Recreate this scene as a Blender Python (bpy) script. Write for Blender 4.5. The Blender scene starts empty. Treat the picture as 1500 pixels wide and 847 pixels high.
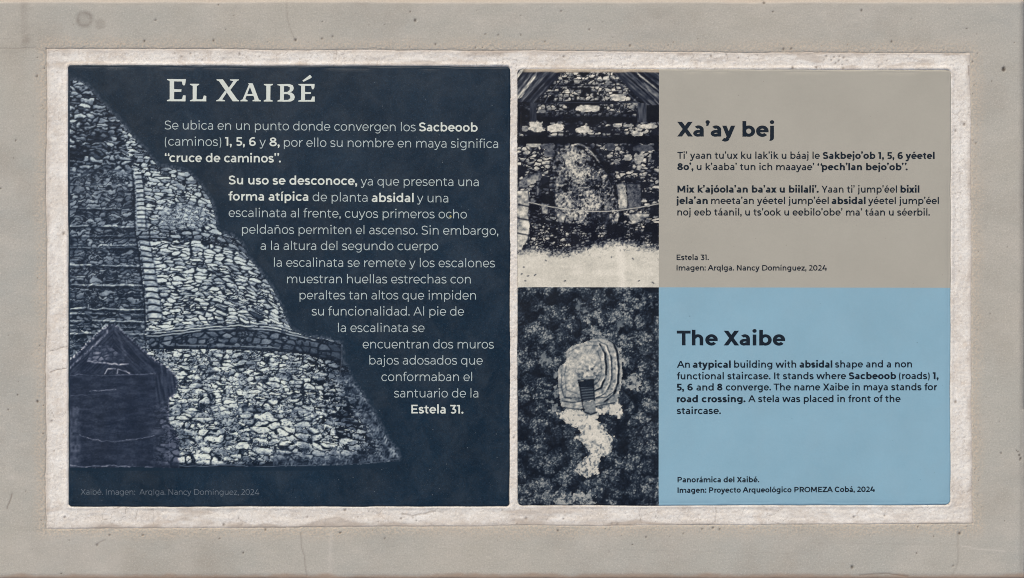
import bpy, math
import numpy as np
from math import radians

# ------------------------------------------------------------------ scene, camera, light
S = bpy.context.scene
COL = S.collection
W_, H_ = 1500.0, 847.0            # the photograph's own grid; one unit of it is one millimetre on the slab

def wx(x): return (np.asarray(x, float) - W_ / 2) / 1000.0
def wy(y): return (H_ / 2 - np.asarray(y, float)) / 1000.0

cam_d = bpy.data.cameras.new('camera')
cam = bpy.data.objects.new('camera', cam_d)
COL.objects.link(cam)
cam_d.sensor_width = 36.0
cam_d.lens = 50.0
cam.location = (0, 0, 1.5 * 50.0 / 36.0)
cam.rotation_euler = (0, 0, 0)
cam_d.clip_start = 0.05
cam_d.clip_end = 2000.0
S.camera = cam

SUN_EL, SUN_AZ = 46.0, -24.0      # high on the far side of the slab, a little to the left
world = bpy.data.worlds.new('World')
S.world = world
world.use_nodes = True
wn = world.node_tree
wn.nodes.clear()
sky = wn.nodes.new('ShaderNodeTexSky')
sky.sky_type = 'NISHITA'
sky.sun_disc = False
sky.sun_elevation = radians(SUN_EL)
sky.sun_rotation = radians(SUN_AZ)
sky.air_density = 1.0
sky.dust_density = 4.0
bg = wn.nodes.new('ShaderNodeBackground')
bg.inputs['Strength'].default_value = 0.09
wo = wn.nodes.new('ShaderNodeOutputWorld')
wn.links.new(sky.outputs[0], bg.inputs[0])
wn.links.new(bg.outputs[0], wo.inputs[0])

sun_d = bpy.data.lights.new('sun', 'SUN')
sun_d.energy = 1.25
sun_d.angle = radians(40)
sun_d.color = (1.0, 0.93, 0.76)
sun = bpy.data.objects.new('sun', sun_d)
COL.objects.link(sun)
sun.rotation_euler = (radians(90 - SUN_EL), 0, radians(180 - SUN_AZ))

S.view_settings.view_transform = 'Standard'
S.view_settings.look = 'None'
S.view_settings.gamma = 1.0
S.view_settings.exposure = 0.50
S.cycles.filter_width = 1.0
try:
    S.view_settings.use_curve_mapping = False
except Exception:
    pass

# ------------------------------------------------------------------ small numpy toolkit
def lin(c):
    c = np.asarray(c, float) / 255.0
    return np.where(c <= 0.04045, c / 12.92, ((c + 0.055) / 1.055) ** 2.4)

def hsh(i, j, seed):
    n = (i.astype(np.int64) * 374761393 + j.astype(np.int64) * 668265263 + int(seed) * 974634777) & 0xFFFFFFFF
    n = ((n ^ (n >> 13)) * 1274126177) & 0xFFFFFFFF
    n = ((n ^ (n >> 16)) * 2246822519) & 0xFFFFFFFF
    return ((n ^ (n >> 15)) & 0xFFFFFF) / float(0x1000000)

def vnoise(x, y, seed=0):
    i, j = np.floor(x), np.floor(y)
    fx, fy = x - i, y - j
    fx, fy = fx * fx * (3 - 2 * fx), fy * fy * (3 - 2 * fy)
    a, b = hsh(i, j, seed), hsh(i + 1, j, seed)
    c, d = hsh(i, j + 1, seed), hsh(i + 1, j + 1, seed)
    return (a * (1 - fx) + b * fx) * (1 - fy) + (c * (1 - fx) + d * fx) * fy

def fbm(x, y, seed=0, o=4):
    s, a, t = 0.0, 0.5, 0.0
    for k in range(o):
        s = s + a * vnoise(x * 2 ** k + 17.3 * k, y * 2 ** k - 9.1 * k, seed + k * 31)
        t += a
        a *= 0.5
    return s / t

def worley(u, v, seed=0, jit=0.85, pw=2.0):
    i0, j0 = np.floor(u), np.floor(v)
    f1 = np.full(u.shape, 9.0); f2 = np.full(u.shape, 9.0)
    rid = np.zeros(u.shape); oy = np.zeros(u.shape); ox = np.zeros(u.shape)
    for dj in (-1, 0, 1):
        for di in (-1, 0, 1):
            ci, cj = i0 + di, j0 + dj
            px = ci + 0.5 + (hsh(ci, cj, seed) - 0.5) * jit
            py = cj + 0.5 + (hsh(ci, cj, seed + 7) - 0.5) * jit
            dx, dy = u - px, v - py
            d = (np.abs(dx) ** pw + np.abs(dy) ** pw) ** (1.0 / pw)
            m = d < f1
            f2 = np.where(m, f1, np.minimum(f2, d))
            rid = np.where(m, hsh(ci, cj, seed + 13), rid)
            ox = np.where(m, dx, ox); oy = np.where(m, dy, oy)
            f1 = np.where(m, d, f1)
    return f1, f2, rid, ox, oy

def sstep(a, b, x):
    t = np.clip((x - a) / (b - a), 0, 1)
    return t * t * (3 - 2 * t)

def inpoly(X, Y, poly):
    m = np.zeros(X.shape, bool)
    n = len(poly)
    for k in range(n):
        x0, y0 = poly[k]; x1, y1 = poly[(k + 1) % n]
        if y0 == y1: continue
        c = (Y > min(y0, y1)) & (Y <= max(y0, y1))
        xi = x0 + (Y - y0) * (x1 - x0) / (y1 - y0)
        m ^= c & (X < xi)
    return m

def pdist(X, Y, pts, closed=False):
    d = np.full(X.shape, 1e9)
    seq = list(pts) + ([pts[0]] if closed else [])
    for (x0, y0), (x1, y1) in zip(seq[:-1], seq[1:]):
        vx, vy = x1 - x0, y1 - y0
        L = vx * vx + vy * vy + 1e-9
        t = np.clip(((X - x0) * vx + (Y - y0) * vy) / L, 0, 1)
        d = np.minimum(d, np.hypot(X - x0 - t * vx, Y - y0 - t * vy))
    return d

def over(img, m, val):
    return img * (1 - m) + val * m

def ramp(t, stops):
    t = np.clip(t, 0, 1)
    ks = [s[0] for s in stops]
    cs = np.array([s[1] for s in stops], float)
    out = np.stack([np.interp(t, ks, cs[:, k]) for k in range(3)], -1)
    return lin(out)

# ------------------------------------------------------------------ object helpers
def mesh_obj(name, verts, faces, mat, parent=None, smooth=False, attrs=None):
    me = bpy.data.meshes.new(name)
    verts = np.asarray(verts, np.float32).reshape(-1, 3)
    if isinstance(faces, np.ndarray):
        nf = len(faces); k = faces.shape[1]
        me.vertices.add(len(verts)); me.vertices.foreach_set('co', verts.ravel())
        me.loops.add(nf * k); me.loops.foreach_set('vertex_index', faces.astype(np.int32).ravel())
        me.polygons.add(nf)
        me.polygons.foreach_set('loop_start', (np.arange(nf) * k).astype(np.int32))
        me.update(calc_edges=True)
    else:
        me.from_pydata([tuple(map(float, v)) for v in verts], [], faces)
    if attrs:
        for an, av in attrs.items():
            av = np.asarray(av, np.float32)
            if av.ndim == 2:
                a = me.attributes.new(an, 'FLOAT_COLOR', 'POINT')
                c4 = np.ones((len(av), 4), np.float32); c4[:, :3] = av
                a.data.foreach_set('color', c4.ravel())
            else:
                a = me.attributes.new(an, 'FLOAT', 'POINT')
                a.data.foreach_set('value', av.ravel())
    me.materials.append(mat)
    if smooth:
        me.polygons.foreach_set('use_smooth', np.ones(len(me.polygons), bool))
    me.validate()
    o = bpy.data.objects.new(name, me)
    COL.objects.link(o)
    if parent: o.parent = parent
    return o

def thing(name, label, cat):
    o = bpy.data.objects.new(name, None)
    o.empty_display_size = 0.05
    COL.objects.link(o)
    o['label'] = label; o['category'] = cat
    return o

def grid_faces(ny, nx, keep=None, flip=True):
    idx = np.arange(ny * nx).reshape(ny, nx)
    a, b, c, d = idx[:-1, :-1], idx[:-1, 1:], idx[1:, 1:], idx[1:, :-1]
    f = np.stack([d, c, b, a], -1).reshape(-1, 4)      # rows run down the picture: this order faces up
    if keep is not None: f = f[keep.ravel()]
    return f

def compact(verts, faces, attrs):
    used = np.unique(faces)
    mp = np.full(len(verts), -1, np.int64); mp[used] = np.arange(len(used))
    return verts[used], mp[faces], {k: v[used] for k, v in attrs.items()}

# ------------------------------------------------------------------ materials
class NT:
    def __init__(s, name):
        s.m = bpy.data.materials.new(name); s.m.use_nodes = True
        s.t = s.m.node_tree; s.t.nodes.clear()
        s.out = s.n('ShaderNodeOutputMaterial'); s.b = s.n('ShaderNodeBsdfPrincipled')
        s.l(s.b.outputs[0], s.out.inputs[0])
        g = s.n('ShaderNodeNewGeometry'); s.pos = g.outputs['Position']
    def n(s, t): return s.t.nodes.new(t)
    def l(s, a, b): s.t.links.new(a, b)
    def noise(s, scale, detail=4, rough=0.55, stretch=None, dist=0.0):
        nd = s.n('ShaderNodeTexNoise'); nd.inputs['Scale'].default_value = scale
        nd.inputs['Detail'].default_value = detail; nd.inputs['Roughness'].default_value = rough
        nd.inputs['Distortion'].default_value = dist
        if stretch:
            mp = s.n('ShaderNodeMapping'); mp.inputs['Scale'].default_value = stretch
            s.l(s.pos, mp.inputs[0]); s.l(mp.outputs[0], nd.inputs['Vector'])
        else: s.l(s.pos, nd.inputs['Vector'])
        return nd.outputs[0]
    def voro(s, scale):
        nd = s.n('ShaderNodeTexVoronoi'); nd.inputs['Scale'].default_value = scale
        s.l(s.pos, nd.inputs['Vector']); return nd
    def rng(s, x, a, b, c=0.0, d=1.0):
        nd = s.n('ShaderNodeMapRange'); nd.clamp = True
        for k, v in zip((1, 2, 3, 4), (a, b, c, d)): nd.inputs[k].default_value = v
        s.l(x, nd.inputs[0]); return nd.outputs[0]
    def math(s, op, a, b):
        nd = s.n('ShaderNodeMath'); nd.operation = op
        for k, v in enumerate((a, b)):
            if hasattr(v, 'is_output'): s.l(v, nd.inputs[k])
            else: nd.inputs[k].default_value = v
        return nd.outputs[0]
    def rgb(s, c):
        nd = s.n('ShaderNodeRGB'); nd.outputs[0].default_value = (*lin(c), 1); return nd.outputs[0]
    def mix(s, f, a, b, mode='MIX'):
        nd = s.n('ShaderNodeMix'); nd.data_type = 'RGBA'; nd.blend_type = mode
        for v, i in ((f, 0), (a, 6), (b, 7)):
            if hasattr(v, 'is_output'): s.l(v, nd.inputs[i])
            elif isinstance(v, (int, float)): nd.inputs[i].default_value = v
            else: nd.inputs[i].default_value = (*v, 1)
        return nd.outputs[2]
    def attr(s, name, fac=True):
        nd = s.n('ShaderNodeAttribute'); nd.attribute_name = name
        return nd.outputs['Fac'] if fac else nd.outputs['Color']
    def bump(s, h, strength, dist, prev=None):
        nd = s.n('ShaderNodeBump'); nd.inputs['Strength'].default_value = strength
        nd.inputs['Distance'].default_value = dist
        s.l(h, nd.inputs['Height'])
        if prev: s.l(prev, nd.inputs['Normal'])
        return nd.outputs[0]

def mat_concrete():
    t = NT('cast concrete')
    big = t.noise(3.2, 3, 0.6); mid = t.noise(14, 5, 0.6, (1, 1.7, 1)); fine = t.noise(380, 4, 0.8)
    c = t.mix(t.rng(big, .36, .64), t.rgb((177, 172, 161)), t.rgb((172, 171, 164)))
    c = t.mix(t.rng(mid, .42, .68, 0, .60), c, t.rgb((190, 184, 174)))
    c = t.mix(t.rng(t.noise(6, 5, .65), .50, .70, 0, .65), c, t.rgb((160, 153, 142)))
    c = t.mix(t.rng(t.noise(4.5, 3, .6, (1, .6, 1)), .52, .70, 0, .5), c, t.rgb((178, 178, 170)))
    grit = t.noise(460, 3, 0.75)
    c = t.mix(t.rng(fine, .46, .62, 0, .32), c, t.rgb((144, 138, 130)))
    c = t.mix(t.rng(grit, .53, .68, 0, .36), c, t.rgb((216, 210, 202)))
    sand = t.attr('sand')
    c = t.mix(t.math('MULTIPLY', sand, t.rng(t.noise(330, 2, .6), .46, .60)), c, t.rgb((198, 184, 166)))
    c = t.mix(t.math('MULTIPLY', sand, .24), c, t.rgb((176, 165, 152)))
    c = t.mix(t.attr('stain'), c, t.rgb((128, 120, 112)))
    c = t.mix(t.attr('pale'), c, t.rgb((206, 199, 190)))
    c = t.mix(t.attr('soil'), c, t.rgb((160, 128, 104)))
    c = t.mix(t.attr('pit'), c, t.rgb((58, 46, 38)))
    t.l(c, t.b.inputs['Base Color'])
    t.b.inputs['Roughness'].default_value = .9
    t.b.inputs['Specular IOR Level'].default_value = .25
    n = t.bump(t.noise(300, 4, .75), .30, .0010)
    n = t.bump(t.noise(1100, 2, .6), .4, .0005, n)
    t.l(n, t.b.inputs['Normal'])
    return t.m

def mat_plaster():
    t = NT('white lime plaster')
    c = t.mix(t.rng(t.noise(22, 5, .65, None, .4), .35, .66), t.rgb((213, 205, 195)), t.rgb((231, 227, 220)))
    c = t.mix(t.rng(t.noise(60, 5, .7, (1, 1, 1), .8), .55, .72, 0, .65), c, t.rgb((243, 240, 236)))
    c = t.mix(t.rng(t.noise(34, 4, .6), .58, .74, 0, .55), c, t.rgb((200, 184, 167)))
    c = t.mix(t.rng(t.noise(250, 4, .8), .50, .66, 0, .42), c, t.rgb((178, 166, 154)))
    c = t.mix(t.rng(t.noise(330, 3, .7), .55, .68, 0, .55), c, t.rgb((246, 243, 239)))
    c = t.mix(t.attr('crack'), c, t.rgb((108, 92, 80)))
    c = t.mix(t.attr('pit'), c, t.rgb((92, 76, 64)))
    c = t.mix(t.attr('grey'), c, t.rgb((176, 163, 150)))
    t.l(c, t.b.inputs['Base Color'])
    t.b.inputs['Roughness'].default_value = .85
    t.b.inputs['Specular IOR Level'].default_value = .3
    n = t.bump(t.noise(240, 6, .78, None, .5), .55, .0013)
    t.l(n, t.b.inputs['Normal'])
    return t.m

def mat_glaze(name, color=None, mott=.10, rough=.36, dust=.05, dust_sheen_c=(150, 150, 150), grain=0.0, speck=None):
    t = NT(name)
    c = t.rgb(color) if color is not None else t.attr('tone', False)
    if mott:
        m = t.rng(t.noise(9, 5, .65), .3, .7, 1 - mott, 1 + mott)
        cc = t.n('ShaderNodeCombineColor')
        for k in range(3): t.l(m, cc.inputs[k])
        c = t.mix(1.0, c, cc.outputs[0], 'MULTIPLY')
    if grain:
        gv = t.rng(t.noise(520, 3, .7), .32, .68, 1 - grain, 1 + grain)
        gc = t.n('ShaderNodeCombineColor')
        for k in range(3): t.l(gv, gc.inputs[k])
        c = t.mix(1.0, c, gc.outputs[0], 'MULTIPLY')
    d = t.math('MULTIPLY', t.rng(t.noise(26, 6, .72, (1, .8, 1), .6), .42, .75), dust)  # patchy dust film; on the navy tile also faint reflections put into the colour
    c = t.mix(d, c, t.rgb(dust_sheen_c))
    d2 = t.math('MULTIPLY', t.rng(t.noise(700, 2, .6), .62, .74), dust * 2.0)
    c = t.mix(d2, c, t.rgb(dust_sheen_c))
    if speck:
        for sc_, r_, sel, amt in ((42, .045, .72, .55), (95, .075, .80, .40)):
            v = t.voro(sc_)
            sp = t.n('ShaderNodeSeparateColor'); t.l(v.outputs['Color'], sp.inputs[0])
            on = t.math('GREATER_THAN', sp.outputs[0], sel)
            k = t.math('MULTIPLY', t.math('MULTIPLY', on, t.rng(v.outputs['Distance'], r_ * .5, r_, 1, 0)), amt)
            c = t.mix(k, c, t.rgb(speck))
    t.l(c, t.b.inputs['Base Color'])
    t.l(t.rng(t.noise(12, 4, .6), .3, .7, rough - .07, rough + .10), t.b.inputs['Roughness'])
    t.b.inputs['Specular IOR Level'].default_value = .22
    n = t.bump(t.noise(95, 4, .6), .16, .0012)
    n = t.bump(t.noise(520, 2, .5), .10, .0004, n)
    t.l(n, t.b.inputs['Normal'])
    return t.m

def mat_soil():
    t = NT('bare soil')
    c = t.mix(t.rng(t.noise(6, 6, .6), .35, .65), t.rgb((128, 98, 74)), t.rgb((150, 122, 96)))
    t.l(c, t.b.inputs['Base Color']); t.b.inputs['Roughness'].default_value = 1
    t.l(t.bump(t.noise(40, 6, .7), .8, .01), t.b.inputs['Normal'])
    return t.m

NAVY = (18, 38, 54)
M_CON, M_PLA, M_SOIL = mat_concrete(), mat_plaster(), mat_soil()
M_NAVY = mat_glaze('navy glaze', NAVY, .22, .33, .11, (112, 118, 124), .34, (150, 158, 164))  # stronger pale patches paint in this tile's faint reflections
M_PRINT = mat_glaze('printed glaze', None, .06, .33, .03, (120, 128, 134), .12)
M_BEIGE = mat_glaze('beige glaze', (169, 165, 154), .045, .38, .06, (190, 186, 174), .018, (104, 100, 92))
M_BLUE = mat_glaze('blue glaze', (135, 172, 190), .05, .38, .08, (165, 172, 176), .018, (84, 108, 122))
M_PALE = mat_glaze('pale ink', (180, 192, 192), .05, .40, .0)
M_PALEB = mat_glaze('bright ink', (206, 212, 204), .05, .40, .0)
M_FAINT = mat_glaze('faded ink', (106, 115, 124), .12, .40, .0)
M_DARK = mat_glaze('dark ink', (13, 27, 39), .06, .40, .02)

# ------------------------------------------------------------------ outlines: where slab, plaster and tiles end
def bil(corners, nom):
    """small corrections that carry a nominal rectangle onto the measured corners (TL, TR, BR, BL)"""
    x0, y0, x1, y1 = nom
    n = [(x0, y0), (x1, y0), (x1, y1), (x0, y1)]
    d = [(c[0] - a[0], c[1] - a[1]) for c, a in zip(corners, n)]
    def f(X, Y):
        u = np.clip((X - x0) / (x1 - x0), 0, 1); v = np.clip((Y - y0) / (y1 - y0), 0, 1)
        r = []
        for k in range(2):
            r.append(d[0][k] * (1 - u) * (1 - v) + d[1][k] * u * (1 - v) + d[2][k] * u * v + d[3][k] * (1 - u) * v)
        return r
    return f

HOLE = (68.0, 74.0, 1422.0, 770.0)
hole_warp = bil([(67.5, 71), (1422, 78), (1424, 767), (67.5, 775)], HOLE)
def hole_disp(X, Y, amp=1.0):
    dx, dy = hole_warp(X, Y)
    dx = dx + amp * (2.2 * (fbm(Y / 90, X / 900, 5, 4) - .5) * 2 + .8 * (fbm(Y / 9, X / 60, 6, 3) - .5) * 2) - 2.2 * np.exp(-((Y - 590) / 90.0) ** 2) * (X < 400)
    dy = dy + amp * (1.6 * (fbm(X / 110, Y / 900, 8, 4) - .5) * 2 + .6 * (fbm(X / 9, Y / 60, 9, 3) - .5) * 2)
    return dx, dy

def rect_d(X, Y, r):          # signed distance to a rectangle's border, positive inside
    x0, y0, x1, y1 = r
    return np.minimum(np.minimum(X - x0, x1 - X), np.minimum(Y - y0, y1 - Y))
def rect_out(X, Y, r):        # distance outside
    x0, y0, x1, y1 = r
    return np.hypot(np.maximum(np.maximum(x0 - X, X - x1), 0), np.maximum(np.maximum(y0 - Y, Y - y1), 0))

TILE_L = (99.0, 96.0, 748.0, 742.0)
TILE_R = (757.5, 101.0, 1393.0, 740.5)
warp_L = bil([(99, 93.5), (748.5, 98), (746.5, 742), (100, 743)], TILE_L)
warp_R = bil([(757.5, 100), (1394, 102.5), (1392, 740.3), (757.5, 741.0)], TILE_R)

def tile_edge_disp(X, Y, rect, warp, seed, amp=.85):
    dx, dy = warp(X, Y)
    e = np.exp(-rect_d(X, Y, rect).clip(0) / 6.0)
    dx = dx + e * amp * 2 * (fbm(Y / 40, X / 300, seed, 3) - .5) * 2
    dy = dy + e * amp * 2 * (fbm(X / 40, Y / 300, seed + 3, 4) - .5) * 2
    return dx, dy

def lines(a, b, step, extra=()):
    n = max(1, int(round((b - a) / step)))
    v = np.concatenate([np.linspace(a, b, n + 1), np.asarray(extra, float)])
    return np.unique(np.round(v, 4))

# ------------------------------------------------------------------ ground
gz = -0.16
mesh_obj('ground', [(-60, -60, gz), (60, -60, gz), (60, 60, gz), (-60, 60, gz)], [(0, 1, 2, 3)], M_SOIL)['kind'] = 'structure'

# ------------------------------------------------------------------ concrete slab
slab = thing('concrete_slab', 'grey cast concrete slab framing the white plaster and both printed tiles', 'slab')

SL = (-34.0, 3.5, 1496.5, 843.0)   # flat top of the slab; chamfers lie outside it
PITS = [(228, 30, 1.7), (222, 18, 1.0), (608, 30, 2.0), (601, 17, 1.2), (763, 51, 1.4), (798, 61, 1.4), (923, 66, 1.6), (863, 43, 1.5),
        (822, 16, 1.2), (1119, 3.8, 2.2), (1132, 17, 1.5), (1262, 15, 1.6), (1335, 28, 1.0), (1306, 59, 1.5), (1416, 41, 1.4), (1391, 13, 1.1),
        (1148, 69.5, 1.5), (1159, 69, 1.8), (54, 113, 1.7), (23, 206, 1.3), (320, 7, 1.3), (342, 23, 1.0), (212, 62, 1.7), (313, 61, 1.6), (178, 67, 1.2),
        (433, 59, 2.0), (472, 57, 1.6), (487, 54, 1.5), (472, 32, 1.2), (638, 65, 1.6), (697, 70, 1.2), (711, 50, 1.5), (730, 51, 1.5),
        (541, 37, 1.0), (108, 36, 1.1), (0.8, 276, 1.5), (20, 232, 1.2), (26, 578, 1.5), (12, 600, 1.3), (56, 586, 2.0), (64, 632, 1.4), (38, 718, 1.0),
        (160, 781, 1.6), (209, 781, 1.7), (321, 787, 1.5), (90, 840, 1.6), (142, 797, 1.4), (356, 809, 1.4), (498, 779, 2.0), (563, 788, 1.3), (388, 773, 1.6),
        (816, 777, 1.5), (946, 787, 1.4), (1000, 782, 1.4), (1027, 776, 1.5), (1043, 774, 1.7), (1053, 776, 1.6), (926, 798, 1.3),
        (1248, 831, 2.2), (1396, 829, 1.6), (1342, 811, 1.3), (1342, 774, 1.2), (1404, 783, 2.2), (1366, 787, 1.3), (1103, 775, 1.0),
        (1453, 118, 1.3), (1429, 208, 1.5), (1425, 87, 1.1), (1413, 774, 1.0), (1466, 664, 1.6), (1493, 667, 1.7), (1495, 672, 1.8), (1491, 662, 1.5), (1494, 674, 1.2), (1489, 660, 1.0)]
rs = np.random.RandomState(4)
for _ in range(240):
    x, y = rs.uniform(-20, 1500), rs.uniform(0, 840)
    if rect_d(np.array(x), np.array(y), HOLE) < -3: PITS.append((x, y, rs.uniform(.35, .75)))
for _ in range(150):                      # the sandy lip round the plaster is more open
    k = rs.randint(4); q = abs(rs.normal(0, 9)) + 2
    if k == 0: x, y = rs.uniform(60, 1430), HOLE[1] - q
    elif k == 1: x, y = rs.uniform(60, 1430), HOLE[3] + q
    elif k == 2: x, y = HOLE[0] - q, rs.uniform(70, 775)
    else: x, y = HOLE[2] + q, rs.uniform(70, 775)
    PITS.append((x, y, rs.uniform(.45, .85)))
PITS = [(x, y, r * .64) for x, y, r in PITS]

def pit_field(X, Y, xs, ys, pits):
    F = np.zeros(X.shape)
    for (px, py, r) in pits:
        i0, i1 = np.searchsorted(xs, [px - 3 * r - 2, px + 3 * r + 2]); j0, j1 = np.searchsorted(ys, [py - 3 * r - 2, py + 3 * r + 2])
        if i1 <= i0 or j1 <= j0: continue
        sl = (slice(j0, j1), slice(i0, i1))
        d = np.hypot(X[sl] - px, (Y[sl] - py) * (1 + .3 * math.sin(px)))
        F[sl] = np.maximum(F[sl], np.clip(1.25 - d / r * .62, 0, 1) * min(1, .45 + r * .32))
    return F

def build_slab():
    r = HOLE
    ex = [r[0] - k for k in (0, .5, 1.0, 1.6, 2.3, 3.2)] + [r[2] + k for k in (0, .5, 1.0, 1.6, 2.3, 3.2)]
    ey = [r[1] - k for k in (0, .5, 1.0, 1.6, 2.3, 3.2)] + [r[3] + k for k in (0, .5, 1.0, 1.6, 2.3, 3.2)]
    xs = lines(SL[0], SL[2], 1.5, ex); ys = lines(SL[1], SL[3], 1.5, ey)
    xs = np.concatenate([[SL[0] - 8.01, SL[0] - 8, SL[0] - 5], xs, [SL[2] + 1, SL[2] + 2.5, SL[2] + 5, SL[2] + 5.01]])
    ys = np.concatenate([[SL[1] - 9.01, SL[1] - 9, SL[1] - 4, SL[1] - 1.2], ys, [SL[3] + 1, SL[3] + 2.5, SL[3] + 6, SL[3] + 6.01]])
    X, Y = np.meshgrid(xs, ys)
    din = rect_out(X, Y, HOLE); dhole = np.where(rect_d(X, Y, HOLE) > 0, 0, din)
    fall = np.exp(-dhole / 26.0)
    dx, dy = hole_disp(X, Y)
    XX, YY = X + dx * fall, Y + dy * fall
    edge = -rect_d(X, Y, SL)
    wob = sstep(-12, 0, edge)
    YY = YY + wob * 1.1 * (fbm(X / 60, Y / 500, 40, 4) - .5) * 2
    XX = XX + wob * .8 * (fbm(Y / 60, X / 500, 41, 4) - .5) * 2
    sand = sstep(24, 4, dhole + 14 * (fbm(X / 40, Y / 40, 3, 3) - .5)) * (.55 + .45 * fbm(X / 90, Y / 90, 21, 2))
    h = .9 * (fbm(X / 90, Y / 90, 11, 3) - .5) + .28 * (fbm(X / 9, Y / 9, 12, 3) - .5) + (.14 + .7 * sand) * (vnoise(X / 1.9, Y / 1.9, 14) - .5)
    h -= .9 * np.exp(-dhole / 1.1) + .3 * np.exp(-dhole / 6.0)
    P = pit_field(X, Y, xs, ys, PITS)
    big = np.hypot((X - 1470.5), (Y - 100.5) / 1.45)
    hole2 = sstep(3.5, 1.3, big + 1.2 * (fbm(X / 3, Y / 3, 50, 2) - .5))
    P = np.maximum(P, hole2)
    # hairline cracks and scratches in the concrete
    ck = np.zeros(X.shape)
    for pts, wd, am in [([(440, 778), (442, 800), (447, 822), (449, 845)], .9, .5), ([(420, 0), (421, 28), (426, 46), (431, 58)], .8, .4),
                        ([(139, 797), (148, 792), (153, 790)], 1.2, .7), ([(66, 752), (46, 755)], .6, .2), ([(0, 71), (50, 72), (68, 78)], .8, .35),
                        ([(1402, 780), (1403, 825), (1395, 843)], 1.4, .28), ([(17, 723), (14, 733), (10, 745)], 1.1, .75), ([(1404, 800), (1440, 806), (1472, 808)], .9, -.5),
                        ([(1180, 795), (1280, 797), (1420, 800)], .7, .14), ([(900, 806), (1200, 812)], .7, .12), ([(1260, 843), (1300, 840), (1330, 845)], 1., .8)]:
        d = pdist(X + 2.5 * (fbm(X / 14, Y / 14, 60, 2) - .5), Y + 2.5 * (fbm(X / 14, Y / 14, 61, 2) - .5), pts)
        ck += am * np.exp(-(d / wd) ** 2)
    pale = np.clip(-ck, 0, 1) + .5 * np.exp(-((X - 484 + 4 * (fbm(Y / 20, X / 50, 70, 2) - .5)) / 3.5) ** 2) * (Y > 775) * fbm(X / 6, Y / 9, 71, 3)
    pale += .6 * np.exp(-(np.hypot((X - 16) / 9, (Y - 699) / 3.5)) ** 2) * fbm(X / 3, Y / 3, 72, 2)
    pale += .35 * sstep(SL[1] + 7, SL[1] - 1, Y + 3 * (fbm(X / 30, Y / 30, 73, 3) - .5))
    pale += .28 * sstep(110, 70, np.hypot(X - 95, (Y - 812) * 1.6)) * fbm(X / 40, Y / 40, 74, 3) * (Y > 776)
    stain = np.clip(ck, 0, 1)
    dd = np.hypot(X - 124, Y - 29); ring = np.exp(-((dd - 10.5) / 3.0) ** 2) * .42 + sstep(12, 9, dd) * .22
    stain += ring * (.35 + 1.1 * fbm(X / 5, Y / 5, 80, 4))
    stain += .34 * sstep(7, 3, np.abs(X - 36) + 4 * (fbm(X / 8, Y / 12, 81, 3) - .5)) * (Y < 72) * fbm(X / 10, Y / 18, 82, 3)
    stain += .5 * sstep(9, 3, np.hypot(X - 41, Y - 59) + 5 * (fbm(X / 5, Y / 5, 83, 2) - .5)) * fbm(X / 4, Y / 4, 84, 2)
    stain += .32 * sstep(10, 4, np.hypot((X - 147) / 1.2, Y - 36) + 6 * (fbm(X / 6, Y / 6, 85, 2) - .5))
    stain += .55 * np.exp(-((Y - SL[1] - 2.2) / 1.6) ** 2) * fbm(X / 24, Y / 9, 86, 3)
    stain += .34 * sstep(5, 0, np.abs(X - SL[2] + 1)) * fbm(X / 5, Y / 20, 87, 3)
    soil = sstep(SL[3] - 4, SL[3] + 3, Y + 7 * (fbm(X / 28, Y / 28, 88, 4) - .5)) * .6
    soil += .28 * sstep(SL[1] + 1, SL[1] - 3, Y)
    e = np.maximum(edge, 0)
    Z = (h - 1.5 * P - .5 * np.clip(ck, 0, 1)) / 1000.0
    Z = Z - np.where(edge > 0, np.where(YY > 600, e * .00035, np.where(XX > 1400, e * .0007, e * .0010)), 0) - .0006 * np.exp(-np.abs(edge) / 1.5)
    last = (X <= SL[0] - 8.005) | (X >= SL[2] + 5.005) | (Y <= SL[1] - 9.005) | (Y >= SL[3] + 6.005)
    Z = np.where(last, gz, Z)
    V = np.stack([wx(XX), wy(YY), Z], -1).reshape(-1, 3)
    cx = (xs[:-1] + xs[1:]) / 2; cy = (ys[:-1] + ys[1:]) / 2
    CX, CY = np.meshgrid(cx, cy)
    F = grid_faces(len(ys), len(xs), rect_d(CX, CY, HOLE) < 0)
    # the wall of the recess
    V, F, A = compact(V, F, dict(sand=sand.ravel(), stain=np.clip(stain, 0, .8).ravel(), pale=np.clip(pale, 0, .8).ravel(), pit=np.clip(P * 1.15, 0, 1).ravel() * .85, soil=np.clip(soil, 0, .85).ravel()))
    mesh_obj('frame_face', V, F, M_CON, slab, True, A)
    t = 9.0; bx0, bx1, by0, by1 = SL[0], SL[2], SL[1], SL[3]
    v = [(wx(x), wy(y), z) for z in (gz, -.012) for (x, y) in ((bx0, by1), (bx1, by1), (bx1, by0), (bx0, by0))]
    mesh_obj('slab_core', v, [(3, 2, 1, 0), (4, 5, 6, 7), (0, 1, 5, 4), (1, 2, 6, 5), (2, 3, 7, 6), (3, 0, 4, 7)], M_CON, slab)
build_slab()

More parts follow.
